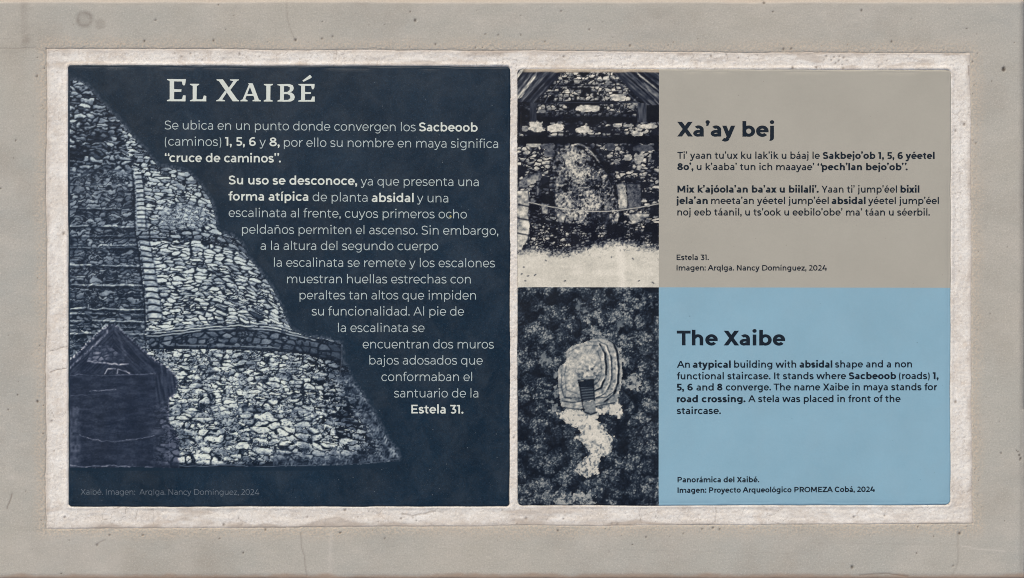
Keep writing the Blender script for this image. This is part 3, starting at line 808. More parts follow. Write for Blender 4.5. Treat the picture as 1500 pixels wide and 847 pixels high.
    patch([(404, 446), (440, 442), (452, 470), (446, 540), (412, 540), (410, 500)], .66, 660)
    patch([(440, 446), (496, 446), (500, 540), (450, 545)], .34, 665)
    patch([(446, 560), (480, 552), (540, 556), (500, 585), (460, 598)], .62, 670)
    patch([(394, 580), (402, 556), (416, 548), (418, 570), (410, 590)], .80, 680)
    patch([(186, 560), (196, 540), (225, 560), (215, 592), (196, 588)], .66, 690)
    # rubble and swept ground
    rb = stones(X, Y, 5.6, 4.2, 700, (.12, .5), 2, .3) * sstep(.30, .62, fbm(X / 10, Y / 8, 701, 3)) * .80
    yr = np.interp(zx, [40, 100, 200, 330, 420, 560], [640, 590, 592, 598, 596, 590])
    m = (zy > yr) & (zx > 90)
    img = np.where(m, np.maximum(.07, rb), img)
    yg = np.interp(zx, [40, 80, 120, 200, 260, 330, 420, 480, 560], [692, 690, 690, 700, 690, 668, 655, 668, 684]) + 16 * (fbm(X / 8, Y / 8, 702, 3) - .5)
    g = .84 + .18 * (fbm(X / 18, Y / 10, 703, 3) - .5) + .10 * (fbm(X / 2, Y / 2, 704, 2) - .5)
    fl = sstep(.70, .78, fbm(X / 3.2, Y / 2.4, 705, 2)) * sstep(760, 690, zy) * .35 * fbm(X / 30, Y / 20, 706, 2)
    g = g - fl * 1.2
    g = g + .14 * np.exp(-((zx - 420 - .08 * (zy - 700)) / 14) ** 2) * sstep(640, 690, zy) + .10 * np.exp(-((zx - 352) / 40) ** 2 - ((zy - 770) / 14) ** 2)
    m = sstep(-16, 22, zy - yg + 34 * (fbm(X / 2.4, Y / 1.8, 707, 2) - .5))
    img = over(img, m, g)
    for (fx, fy, a) in ((150, 728, 9), (108, 780, 8), (62, 775, 7), (84, 784, 6), (72, 800, 6), (220, 800, 9), (490, 800, 7), (540, 808, 8), (466, 720, 7), (388, 716, 6), (68, 750, 6), (230, 706, 10), (130, 696, 9), (172, 700, 7), (300, 686, 9)):
        img = img * (1 - .75 * np.exp(-(pdist(zx, zy, [(fx - a * .5 * math.cos(fx), fy + a * .3 * math.sin(fy)), (fx, fy), (fx + a * .5 * math.sin(fx * 1.7), fy - a * .4 * math.cos(fy))]) / 2.0) ** 2))
    # rope
    img = np.maximum(img, .78 * np.exp(-(pdist(zx, zy, [(86, 514), (130, 524), (200, 537), (300, 547), (360, 548), (410, 545), (480, 535), (560, 520)]) / 2.2) ** 2))
    # roof poles and thatch
    def thatch(poly, ax, ay, seed, gain):
        nonlocal img
        m = inpoly(zx, zy, poly)
        s = (.75 * vnoise((zx * ax + zy * ay) / 5.5, (zx * ay - zy * ax) / 140.0, seed) + .25 * vnoise((zx * ax + zy * ay) / 3.0, (zx * ay - zy * ax) / 14.0, seed + 50)) ** 1.9 * (.5 + fbm(X / 12, Y / 12, seed + 60, 2))
        img = np.where(m, .07 + gain * s, img)
    thatch([(40, 30), (215, 30), (150, 110), (100, 160), (40, 150)], .74, .67, 720, .42)
    thatch([(40, 30), (118, 30), (112, 70), (60, 132), (40, 140)], .80, .60, 721, 1.0)
    thatch([(385, 30), (565, 30), (565, 165), (520, 160), (470, 120)], -.66, .75, 722, .62)
    thatch([(480, 40), (565, 40), (565, 150), (530, 120)], -.62, .78, 723, .95)
    for pts, wd, am in [([(205, 62), (160, 122), (146, 150)], 3, .34), ([(205, 70), (190, 118)], 2.0, .22), ([(392, 60), (470, 140), (482, 150)], 3, .30), ([(545, 140), (562, 158)], 2.5, .5), ([(470, 60), (500, 96), (548, 140)], 2.2, .35)]:
        img = np.maximum(img, am * np.exp(-(pdist(zx, zy, pts) / wd) ** 2))
    for x0, x1, am in ((484, 516, .30), (90, 114, .22)):
        m = (zx > x0) & (zx < x1) & (zy > 152) & (zy < 222)
        img = np.where(m, am * (.5 + .8 * vnoise(X / 1.4, Y / 9, 730)), img)
    m = (zx > 516) & (zy > 160) & (zy < 220)
    img = np.where(m, .06, img)
    img = np.where((zx < 90) & (zy > 150) & (zy < 215), img * .4, img)
    img = np.maximum(img, .26 * np.exp(-((zy - 150.5 - .008 * (300 - zx)) / 1.5) ** 2) * (zx > 100) * (zx < 480))
    img = img * np.where((zy > 285) & (zy < 300), .35, 1)
    # a rubbed strip along the top edge where the plaster was wiped off the print
    top = sstep(107.0, 104.4, Y + 2.0 * (fbm(X / 12, Y / 12, 740, 3) - .5)) * sstep(762, 774, X)
    img = img * (1 - .35 * np.exp(-(pdist(X, Y, [(757, 100), (757, 425)]) / 1.5) ** 2))
    img = (np.clip(img, 0, 1) - .055) * 1.12
    col = ramp(img, [(0, (4, 8, 20)), (.15, (28, 34, 48)), (.4, (98, 101, 106)), (.65, (158, 157, 150)), (.85, (203, 198, 184)), (1, (222, 216, 202))])
    wipe = lin((186, 172, 152)) * (.75 + .4 * fbm(X / 6, Y / 2.5, 741, 3))[..., None]
    return col * (1 - .85 * top[..., None]) + wipe * .85 * top[..., None]

# ------------------------------------------------------------------ printed aerial picture
def paint_aerial(X, Y):
    zx, zy = (X - 740) * 2.4917, (Y - 410) * 2.4917
    # crowns: round clumps, each with lit leaves
    wx_ = X + 9 * (fbm(X / 9, Y / 9, 801, 3) - .5) * 2; wy_ = Y + 9 * (fbm(X / 9, Y / 9, 802, 3) - .5) * 2
    f1, f2, rid, ox, oy = worley(wx_ / 24, wy_ / 21, 803, .95)
    h1, h2, rj, ox3, oy3 = worley(wx_ / 9, wy_ / 8.2, 813, 1.0)
    g1, g2, r2, ox2, oy2 = worley(X / 3.1 + fbm(X / 5, Y / 5, 804, 2), Y / 2.9, 805, 1.0)
    leaf = sstep(.66, .12, g1) * (.25 + .75 * r2)
    clump = sstep(.78, .1, f1) * (.35 + .8 * rid) * (.85 - .55 * oy - .2 * ox)
    sub = sstep(.8, .1, h1) * (.4 + .7 * rj) * (.8 - .6 * oy3)
    lv = (.6 * vnoise(X / 1.25, Y / 1.25, 806) + .4 * vnoise(X / 2.2, Y / 2.2, 807))
    lit = (.34 * clump + 1.0 * sub * (.12 + clump)) * (.30 + .95 * leaf)
    img = .015 + 1.45 * lit * (.25 + 1.35 * lv ** 1.5)
    img = img * (.35 + 1.25 * fbm(X / 38, Y / 38, 809, 3)) * sstep(.0, .30, f2 - f1 + .25 * lv) + .04 * lv
    img = np.minimum(img, .62)
    tree = img
    # clearings
    def clear(poly, tone, seed, rag=26, cover=.0):
        nonlocal img
        w = rag * (fbm(X / 7, Y / 7, seed, 3) - .5) * 2; w2 = rag * (fbm(X / 7, Y / 7, seed + 1, 3) - .5) * 2
        m = inpoly(zx + w, zy + w2, poly).astype(float)
        t = tone + .24 * (fbm(X / 9, Y / 9, seed + 2, 3) - .5) + .14 * (fbm(X / 1.8, Y / 1.8, seed + 3, 2) - .5)
        if cover: m = m * sstep(cover - .07, cover + .08, fbm(X / 5.5, Y / 5.5, seed + 4, 3))
        m = m * (1 - .85 * sstep(11, 2, pdist(zx + w, zy + w2, poly, True)) * sstep(.50, .58, fbm(X / 3.0, Y / 3.0, seed + 6, 2)))
        img = over(img, m, t)
    clear([(182, 484), (225, 468), (300, 466), (350, 466), (405, 432), (436, 465), (428, 512), (380, 490), (338, 498), (352, 538), (396, 572), (394, 612), (382, 642), (318, 660), (300, 622), (284, 590), (250, 574), (282, 556), (250, 536), (206, 518)], .88, 820, 11)
    clear([(254, 696), (300, 636), (350, 640), (338, 704), (300, 724)], .82, 825, 10)
    clear([(180, 800), (230, 768), (330, 770), (335, 830), (200, 830)], .66, 830, 22, .46)
    clear([(400, 245), (435, 250), (440, 330), (480, 345), (505, 390), (480, 402), (430, 395), (420, 330)], .66, 835, 18, .44)
    clear([(300, 130), (320, 175), (352, 196), (345, 214), (318, 190), (298, 160)], .62, 840, 6)
    clear([(120, 260), (160, 262), (165, 310), (130, 312)], .44, 845, 18, .50)
    clear([(210, 60), (260, 70), (330, 115), (280, 130), (230, 100)], .40, 850, 20, .54)
    clear([(165, 340), (195, 330), (200, 470), (150, 470)], .50, 855, 16, .50)
    clear([(360, 100), (420, 110), (460, 170), (400, 190)], .36, 860, 20, .56)
    spk = sstep(.56, .68, fbm(X / 3.2, Y / 3.2, 861, 3)) * sstep(520, 700, zy) * .75 + .5 * sstep(.60, .72, fbm(X / 4, Y / 4, 862, 3))
    img = np.where(img > .6, img * (1 - np.clip(spk, 0, .8) * (.5 + .5 * vnoise(X / 1.6, Y / 1.6, 863))), img)
    # terraced building
    OUT = [(222, 262), (245, 240), (280, 230), (312, 222), (328, 208), (345, 206), (372, 214), (396, 226), (412, 250), (424, 292), (428, 340), (424, 372), (417, 420), (405, 447), (372, 458), (335, 462), (285, 470), (245, 470), (208, 464), (199, 440), (197, 410), (193, 380), (193, 330), (200, 312), (222, 300)]
    w = 5 * (fbm(X / 5, Y / 5, 870, 2) - .5)
    ins = inpoly(zx + w, zy + w, OUT)
    t = .62 + .60 * (fbm(X / 6, Y / 5, 871, 3) - .5) + .42 * (fbm(X / 2, Y / 2, 872, 2) - .5)
    t = t + .10 * np.exp(-((zx - 250) / 50) ** 2 - ((zy - 300) / 60) ** 2)
    img = np.where(ins, t, img)
    jx = zx + 5 * (fbm(X / 8, Y / 8, 873, 3) - .5); jy = zy + 5 * (fbm(X / 8, Y / 8, 874, 3) - .5)
    for pts, wd, dk in [([(330, 208), (368, 214), (396, 235), (410, 270), (414, 320), (412, 375), (396, 420), (360, 446), (330, 452)], 3.4, .85),
                        ([(300, 224), (340, 224), (372, 240), (386, 280), (390, 330), (386, 380), (366, 414), (332, 430)], 2.2, .55),
                        ([(346, 236), (364, 268), (368, 320), (366, 360), (350, 392), (328, 404)], 3.2, .85), ([(338, 262), (350, 300), (352, 340), (340, 372), (326, 384)], 2.0, .5),
                        ([(206, 330), (204, 380), (214, 424), (250, 438), (280, 440)], 1.8, .40), ([(224, 300), (216, 350), (224, 400), (270, 420)], 1.6, .28), ([(234, 262), (262, 246), (310, 238), (338, 240)], 1.8, .30)]:
        brk = .45 + .75 * sstep(.3, .5, fbm(X / 7, Y / 7, 875, 2))
        img = img * (1 - np.clip(1.15 * dk * brk * np.exp(-(pdist(jx, jy, pts) / (wd * 1.35)) ** 2), 0, .97) * ins)
        img = img + .30 * brk * np.exp(-(pdist(jx, jy, [(x - 6, y - 1) for x, y in pts]) / 2.6) ** 2) * ins * (dk > .5)
    dm = np.hypot((zx - 302) / 46, (zy - 316) / 52) + .5 * (fbm(X / 4, Y / 4, 880, 3) - .5)
    mound = .80 + .8 * (fbm(X / 3.4, Y / 3.4, 881, 3) - .5) - .55 * sstep(285, 350, zy + .4 * (zx - 300)) * sstep(.36, .56, fbm(X / 3.6, Y / 3, 882, 2))
    img = over(img, .85 * sstep(1.15, .6, dm), mound)
    img = img * (1 - .5 * np.exp(-((dm - 1.0) / .08) ** 2) * sstep(310, 350, zy))
    # stair
    stair = inpoly(zx, zy, [(266, 372), (322, 362), (326, 438), (282, 446)])
    ln = .5 + .5 * np.sin((zy + .10 * zx) / 1.55)
    img = np.where(stair, .05 + .24 * ln * (zy > 392) + .06 * vnoise(X, Y, 890), img)
    img = img * (1 - .85 * np.exp(-(pdist(zx, zy, [(266, 366), (322, 364), (326, 440)]) / 2.6) ** 2))
    img = img * (1 - .85 * np.exp(-(pdist(zx, zy, [(268, 368), (280, 440), (288, 480)]) / 3.0) ** 2))
    lowst = inpoly(zx, zy, [(286, 446), (326, 442), (332, 484), (292, 488)])
    img = np.where(lowst, .50 + .3 * (fbm(X / 2, Y / 2, 891, 2) - .5), img)
    img = img * (1 - .95 * np.exp(-(pdist(zx, zy, [(292, 484), (312, 491), (333, 484)]) / 4.0) ** 2))
    for pts in ([(208, 442), (245, 448), (284, 442)], [(216, 430), (276, 432)], [(330, 432), (370, 428), (404, 402), (412, 360)], [(210, 466), (286, 474)], [(330, 462), (398, 448)]):
        img = img * (1 - .72 * np.exp(-(pdist(zx, zy, pts) / 2.4) ** 2))
    # crowns leaning over the edge
    ov = inpoly(zx + 20 * (fbm(X / 5, Y / 5, 895, 2) - .5), zy + 20 * (fbm(X / 5, Y / 5, 896, 2) - .5), [(412, 408), (440, 394), (480, 398), (480, 520), (440, 510), (418, 470)])
    img = np.where(ov, tree * .8, img)
    img = np.maximum(img, 1.0 * np.exp(-(np.hypot(zx - 114, zy - 736) / 2.4) ** 2))
    return ramp(np.clip(img, 0, 1), [(0, (3, 10, 20)), (.12, (27, 37, 50)), (.35, (86, 95, 102)), (.6, (145, 148, 146)), (.85, (200, 196, 184)), (1, (222, 216, 202))])

def build_right():
    t = thing('information_tile', 'wider tile with beige and pale blue text fields beside two stacked photographs', 'sign')
    x0, y0, x1, y1 = TILE_R
    mx, my = 965.0, 421.0
    kw = dict(rect=TILE_R, warp=warp_R, seed=231, r=7.5, parent=t)
    a = tile_piece('photo_print', box=(x0, y0, mx, my), step=1.0, mat=M_PRINT, paint=paint_stela, **kw)
    a['label'] = 'printed picture of a rounded stone stela under a thatched roof'
    b = tile_piece('photo_print', box=(x0, my, mx, y1), step=1.0, mat=M_PRINT, paint=paint_aerial, **kw)
    b['label'] = 'printed aerial picture of a terraced ruin among dark trees'
    c = tile_piece('colour_field', box=(mx, y0, x1, my), step=5.0, mat=M_BEIGE, **kw)
    c['label'] = 'beige upper field with dark Mayan text'
    d = tile_piece('colour_field', box=(mx, my, x1, y1), step=5.0, mat=M_BLUE, **kw)
    d['label'] = 'pale blue lower field with dark English text'
    return t, c, d

TL_ = build_left()
TR_, BEIGE, BLUE = build_right()

# ------------------------------------------------------------------ lettering: a geometric sans drawn from strokes
ADV = dict(a=560, b=659, c=549, d=659, e=593, f=332, g=666, h=656, i=272, j=278, k=594, l=272, m=1031, n=656, o=618, p=659, q=659, r=395, s=484, t=398, u=651, v=537, w=868, x=530, y=539, z=510,
           A=733, C=730, D=834, E=676, I=303, M=957, N=823, O=855, P=726, R=731, S=624, T=588, X=680, Y=632, Z=666)
ADV.update({' ': 262, '.': 207, ',': 207, ':': 207, "'": 207, '(': 324, ')': 324, '"': 370, '`': 370,
            '0': 656, '1': 365, '2': 567, '3': 567, '4': 663, '5': 570, '6': 611, '7': 594, '8': 645, '9': 611})
ACC = {'á': 'a', 'é': 'e', 'í': 'i', 'ó': 'o', 'ñ': 'n'}

class Glyph:
    def __init__(s, w): s.w = w; s.st = []
    def poly(s, pts): s.st.append(('p', [tuple(p) for p in pts]))
    def rect(s, x0, y0, x1, y1): s.poly([(x0, y0), (x1, y0), (x1, y1), (x0, y1)])
    def strip(s, pts, w=None):
        w = w or s.w
        P = np.array(pts, float)
        d = np.gradient(P, axis=0); d /= np.hypot(d[:, 0], d[:, 1])[:, None] + 1e-9
        n = np.stack([-d[:, 1], d[:, 0]], -1) * w / 2
        s.st.append(('s', P + n, P - n))
    def arc(s, cx, cy, rx, ry, a0, a1, w=None):       # rx, ry reach the OUTER edge
        w = w or s.w
        n = max(6, int(abs(a1 - a0) / 12))
        t = np.radians(np.linspace(a0, a1, n + 1))
        o = np.stack([cx + rx * np.cos(t), cy + ry * np.sin(t)], -1)
        hw, vw = w, w * .94
        i = np.stack([cx + (rx - hw) * np.cos(t), cy + (ry - vw) * np.sin(t)], -1)
        s.st.append(('s', o, i))
    def diag(s, x0, y0, x1, y1, k=1.12):              # x are centres of the horizontal cuts
        h = s.w * k / 2
        s.poly([(x0 - h, y0), (x0 + h, y0), (x1 + h, y1), (x1 - h, y1)])
    def dot(s, cx, cy, r):
        t = np.linspace(0, 2 * math.pi, 15)[:-1]
        s.poly([(cx + r * math.cos(a), cy + r * math.sin(a)) for a in t])
    def spline(s, pts, w=None, n=5):
        P = [np.array(p, float) for p in pts]; P = [2 * P[0] - P[1]] + P + [2 * P[-1] - P[-2]]
        out = []
        for k in range(1, len(P) - 2):
            for t in np.linspace(0, 1, n, endpoint=False):
                a, b, c, d = P[k - 1], P[k], P[k + 1], P[k + 2]
                out.append(.5 * (2 * b + (c - a) * t + (2 * a - 5 * b + 4 * c - d) * t * t + (3 * b - a - 3 * c + d) * t ** 3))
        out.append(P[-2]); s.strip(out, w)

def glyph(ch, w):
    g = Glyph(w); h = w / 2; v = w * .92
    XH, AS, DE, CA = 520, 742, -194, 700
    dr = 30 + w * .40
    def bowl(cx, rx=262): g.arc(cx, 262, rx, 271, 0, 360)
    def sshape(x0, x1, y0, y1):
        cx = (x0 + x1) / 2; L, R = x0 + h, x1 - h; B, T = y0 + h * .94, y1 - h * .94; m = (B + T) / 2; q = (T - B)
        g.spline([(R - .03 * (R - L), T - .13 * q), (cx + .17 * (R - L), T - .012 * q), (cx - .05 * (R - L), T), (L + .16 * (R - L), T - .07 * q), (L + .04 * (R - L), T - .235 * q),
                  (L + .17 * (R - L), m + .085 * q), (cx, m + .005 * q), (R - .15 * (R - L), m - .09 * q), (R, B + .235 * q), (R - .13 * (R - L), B + .065 * q), (cx, B), (L + .18 * (R - L), B + .03 * q), (L - .02 * (R - L), B + .145 * q)])
    if ch in ACC:
        b = ACC[ch]
        g = glyph('ı' if b == 'i' else b, w)
        c = ADV[b] / 2
        if ch == 'ñ': g.spline([(c - 125, 622), (c - 85, 668), (c - 30, 662), (c + 30, 630), (c + 85, 626), (c + 125, 672)], w * .72)
        else: g.poly([(c - 62 - h * .3, 585), (c - 62 + w * .62, 585), (c + 96 + w * .35, 742), (c + 96 - w * .80, 742)])
        return g
    if ch == 'ı': g.rect(136 - h, 0, 136 + h, XH)
    elif ch == 'a':
        g.arc(268, 322, 210, 210, 0, 138); g.rect(478 - w, 0, 478, 324)
        g.arc(238, 152, 192, 160, 88, 352, w * .94); g.rect(238, 312 - v * .9, 440, 312)
    elif ch == 'b': bowl(350); g.rect(93, 0, 93 + w, AS)
    elif ch == 'c': g.arc(309, 262, 265, 271, 42, 318)
    elif ch == 'd': bowl(309); g.rect(566 - w, 0, 566, AS)
    elif ch == 'e': g.arc(303, 262, 259, 271, 0, 318); g.rect(303 - 259 + h, 262 - 52 * .75 - h * .2, 560, 262 - 52 * .75 - h * .2 + v * .86)
    elif ch == 'f': g.rect(112, 0, 112 + w, 578); g.arc(112 + 165, 572, 165, 176, 180, 62); g.rect(22, 517 - v * .9, 322, 517)
    elif ch == 'g': g.arc(312, 272, 264, 258, 0, 360); g.rect(573 - w, 20, 573, XH); g.arc(323, 20, 250, 218, 0, -136)
    elif ch == 'h': g.rect(93, 0, 93 + w, AS); g.arc(343, 300, 226, 232, 0, 168); g.rect(569 - w, 0, 569, 302)
    elif ch == 'i': g.rect(136 - h, 0, 136 + h, XH); g.dot(136, 692, dr)
    elif ch == 'j': g.rect(138 - h, -52, 138 + h, XH); g.arc(138 + h - 150, -50, 150, 146, 0, -105); g.dot(138, 692, dr)
    elif ch == 'k': g.rect(93, 0, 93 + w, AS); g.poly([(93 + w * .6, 150), (93 + w * .6, 150 + w * 1.25), (452 - w * .3, XH), (452 + w * .95, XH)]); g.diag(268 - w * .1, 312, 520, 0, 1.26)
    elif ch == 'l': g.rect(136 - h, 0, 136 + h, AS)
    elif ch == 'm':
        g.rect(93, 0, 93 + w, XH); g.arc(348, 305, 206, 227, 0, 168); g.rect(554 - w, 0, 554, 307); g.arc(738, 305, 206, 227, 0, 166); g.rect(944 - w, 0, 944, 307)
    elif ch == 'n': g.rect(93, 0, 93 + w, XH); g.arc(343, 300, 226, 232, 0, 168); g.rect(569 - w, 0, 569, 302)
    elif ch == 'o': bowl(309, 265)
    elif ch == 'p': bowl(350); g.rect(93, DE, 93 + w, XH)
    elif ch == 'q': bowl(309); g.rect(566 - w, DE, 566, XH)
    elif ch == 'r': g.rect(93, 0, 93 + w, XH); g.arc(372, 300, 235, 228, 86, 170)
    elif ch == 's': sshape(26, 450, -8, 530)
    elif ch == 't': g.rect(112, 150, 112 + w, 634); g.arc(112 + 150, 152, 150, 159, 180, 305); g.rect(24, 517 - v * .9, 352, 517)
    elif ch == 'u': g.rect(87, 225, 87 + w, XH); g.arc(312, 226, 225, 233, 180, 352); g.rect(561 - w, 0, 561, XH)
    elif ch == 'v': g.diag(12 + h, XH, 268, 0, 1.1); g.diag(525 - h, XH, 268, 0, 1.1)
    elif ch == 'w':
        for a, b in ((16 + h, 236), (434, 236), (434, 632), (852 - h, 632)): g.diag(a, XH, b, 0, 1.06)
    elif ch == 'x': g.diag(20 + h, XH, 510 - h, 0, 1.28); g.diag(510 - h, XH, 20 + h, 0, 1.28)
    elif ch == 'y':
        g.diag(12 + h, XH, 270, 2, 1.1); g.diag(527 - h, XH, 236, -70, 1.1)
        g.spline([(238, -62), (212, -112), (172, -148), (120, -156), (70, -146), (34, -122)])
    elif ch == 'z': g.rect(46, XH - v, 462, XH); g.rect(40, 0, 470, v); g.diag(400, XH - v * .5, 106, v * .5, 1.3)
    elif ch == 'A': g.diag(30 + h * .4, 0, 366, CA, 1.08); g.diag(703 - h * .4, 0, 366, CA, 1.08); g.rect(150, 186, 585, 186 + v)
    elif ch == 'C': g.arc(400, 350, 352, 358, 48, 312)
    elif ch == 'D': g.rect(114, 0, 114 + w, CA); g.arc(400, 350, 388, 350, -90, 90); g.rect(114 + w * .5, CA - v, 402, CA); g.rect(114 + w * .5, 0, 402, v)
    elif ch == 'E': g.rect(114, 0, 114 + w, CA); g.rect(150, CA - v, 602, CA); g.rect(150, 0, 620, v); g.rect(150, 352 - v / 2, 552, 352 + v / 2)
    elif ch == 'I': g.rect(151 - h, 0, 151 + h, CA)
    elif ch == 'M': g.rect(114, 0, 114 + w, CA); g.rect(843 - w, 0, 843, CA); g.diag(114 + h, CA, 478, 130, 1.15); g.diag(843 - h, CA, 478, 130, 1.15)
    elif ch == 'N': g.rect(114, 0, 114 + w, CA); g.rect(709 - w, 0, 709, CA); g.diag(114 + h, CA, 709 - h, 0, 1.2)
    elif ch == 'O': g.arc(427, 350, 380, 358, 0, 360)
    elif ch in 'PR':
        g.rect(114, 0, 114 + w, CA); g.arc(400, 468, 268, 232, -90, 90); g.rect(114 + w * .5, CA - v, 402, CA); g.rect(114 + w * .5, 236, 402, 236 + v)
        if ch == 'R': g.diag(440, 250, 628, 0, 1.2)
    elif ch == 'S': sshape(40, 580, -8, 708)
    elif ch == 'T': g.rect(294 - h, 0, 294 + h, CA); g.rect(8, CA - v, 580, CA)
    elif ch == 'X': g.diag(24 + h * 1.2, CA, 656 - h * 1.2, 0, 1.24); g.diag(648 - h * 1.2, CA, 22 + h * 1.2, 0, 1.24)
    elif ch == 'Y': g.rect(316 - h, 0, 316 + h, 262); g.diag(10 + h * 1.1, CA, 316, 240, 1.15); g.diag(622 - h * 1.1, CA, 316, 240, 1.15)
    elif ch == 'Z': g.rect(54, CA - v, 610, CA); g.rect(48, 0, 620, v); g.diag(540, CA - v * .5, 120, v * .5, 1.3)
    elif ch == '0': g.arc(328, 350, 278, 358, 0, 360)
    elif ch == '1': g.rect(270 - w, 0, 270, CA); g.rect(20, CA - v, 268, CA)
    elif ch == '2': g.arc(270, 490, 230, 218, -32, 150); g.poly([(46, v * .5), (46 + w * 1.35, v * .5), (470, 385), (412, 440 - w * .2)]); g.rect(36, 0, 538, v)
    elif ch == '3': g.rect(58, CA - v, 492, CA); g.poly([(225, 395), (225 + w * 1.2, 395), (492, CA - v * .5), (492 - w * 1.2, CA - v * .5)]); g.arc(280, 206, 246, 214, -142, 88); g.rect(225, 420 - v, 300, 420)
    elif ch == '4': g.poly([(40, 150), (40 + w * 1.25, 150), (430, CA), (430 - w * 1.25, CA)]); g.rect(40, 150, 635, 150 + v); g.rect(440, 0, 440 + w, 370)
    elif ch == '5': g.rect(105, CA - v, 505, CA); g.poly([(92, 330), (92 + w, 330), (100 + w, CA), (105, CA)]); g.arc(275, 212, 256, 220, -140, 75); g.rect(95, 432 - v, 320, 432)
    elif ch in '69':
        g.arc(318, 214, 250, 222, 0, 360); g.arc(366, 330, 312, 378, 180, 62)
    elif ch == '7': g.rect(40, CA - v, 560, CA); g.diag(500, CA - v, 220, 0, 1.15)
    elif ch == '8': g.arc(322, 196, 270, 204, 0, 360); g.arc(322, 525, 232, 183, 0, 360)
    elif ch == '.': g.dot(103, dr * .95, dr * 1.04)
    elif ch == ':': g.dot(103, dr * .95, dr * 1.04); g.dot(103, 450, dr * 1.04)
    elif ch == ',': g.dot(103, dr * .95, dr * 1.04); g.poly([(103 - dr * .35, dr * .6), (103 + dr * .98, dr * .6), (103 + dr * .35, -110 - h * .3), (103 - dr * .75, -110 - h * .3)])
    elif ch == "'": g.dot(103, 690, dr * .98); g.poly([(103 - dr * .5, 680), (103 + dr * .94, 690), (103 + dr * .25, 510), (103 - dr * .65, 510)])
    elif ch in '"`':
        for c in (100, 100 + dr * 2.6 + 30):
            if ch == '"': g.dot(c, 690, dr * .96); g.poly([(c - dr * .4, 680), (c + dr * .92, 690), (c + dr * .2, 515), (c - dr * .65, 515)])
            else: g.dot(c, 545, dr * .96); g.poly([(c - dr * .92, 550), (c + dr * .4, 560), (c + dr * .65, 722), (c - dr * .2, 722)])
    elif ch == '(': g.arc(330, 274, 240, 560, 128, 232, w * .9)
    elif ch == ')': g.arc(-6, 274, 240, 560, -52, 52, w * .9)
    return g

class TextMesh:
    def __init__(s): s.v = []; s.f = []; s.k = 0; s.mi = 0; s.ms = []
    def add(s, st, fx, z0):
        z = z0 + (s.k % 9) * 1.2e-5; s.k += 1
        b = len(s.v)
        if st[0] == 'p':
            pts = [fx(*p) for p in st[1]]
            ar = sum(pts[i][0] * pts[(i + 1) % len(pts)][1] - pts[(i + 1) % len(pts)][0] * pts[i][1] for i in range(len(pts)))
            if ar < 0: pts = pts[::-1]
            s.v += [(x, y, z) for x, y in pts]; s.f.append(tuple(range(b, b + len(pts))))
        else:
            o, i = st[1], st[2]; n = len(o)
            for p, q in zip(o, i):
                s.v.append((*fx(*p), z)); s.v.append((*fx(*q), z))
            p0, p1, p2 = s.v[b], s.v[b + 1], s.v[b + 3]
            up = (p1[0] - p0[0]) * (p2[1] - p0[1]) - (p1[1] - p0[1]) * (p2[0] - p0[0]) > 0
            for k in range(n - 1):
                q = (b + 2 * k, b + 2 * k + 1, b + 2 * k + 3, b + 2 * k + 2)
                s.f.append(q if up else q[::-1])
    def mark(s):
        s.ms += [s.mi] * (len(s.f) - len(s.ms))
    def run(s, txt, xs, xe, ys, ye, em, w):
        x = 0; items = []; lo, hi = 1e9, -1e9
        ex = (w - 74) * .22; kx = 1 + (w - 66) / 80 * .11
        for ch in txt:
            adv = ADV[ACC.get(ch, ch)]
            if ch != ' ':
                g = glyph(ch, w)
                for st in g.st:
                    P = np.concatenate([np.atleast_2d(np.array(q, float)) for q in st[1:]])
                    q = (P[:, 0] - adv / 2) * kx + adv / 2
                    lo = min(lo, q.min() + x); hi = max(hi, q.max() + x)
                items.append((x, g, adv))
            x += adv + ex
        sc = (xe - xs) / (hi - lo)
        sy = em / 1000.0
        for gx, g, ga in items:
            for st in g.st:
                def fx(px, py):
                    X = xs + ((px - ga / 2) * kx + ga / 2 + gx - lo) * sc
                    Y = ys + (ye - ys) * (X - xs) / (xe - xs) - py * sy
                    return float(wx(X)), float(wy(Y))
                s.add(st, fx, ZT + .00006)
        return sc / sy
    def build(s, name, mat, parent, label=None):
        mats = mat if isinstance(mat, list) else [mat]
        o = mesh_obj(name, s.v, s.f, mats[0], parent)
        for m in mats[1:]:
            o.data.materials.append(m)
        if len(mats) > 1 and len(s.ms) == len(o.data.polygons):
            o.data.polygons.foreach_set('material_index', np.array(s.ms, np.int32))
        if label: o['label'] = label
        return o

def text(name, runs, em, mat, parent, label=None):
    t = TextMesh()
    for r in runs:
        t.mi = 1 if (isinstance(mat, list) and r[5] > 90) else 0
        q = t.run(r[0], r[1], r[2], r[3], r[4], em, r[5])
        t.mark()
        if '--fit' in globals().get('DEBUG', ''): print('%.2f' % q, r[0])
    return t.build(name, mat, parent, label)

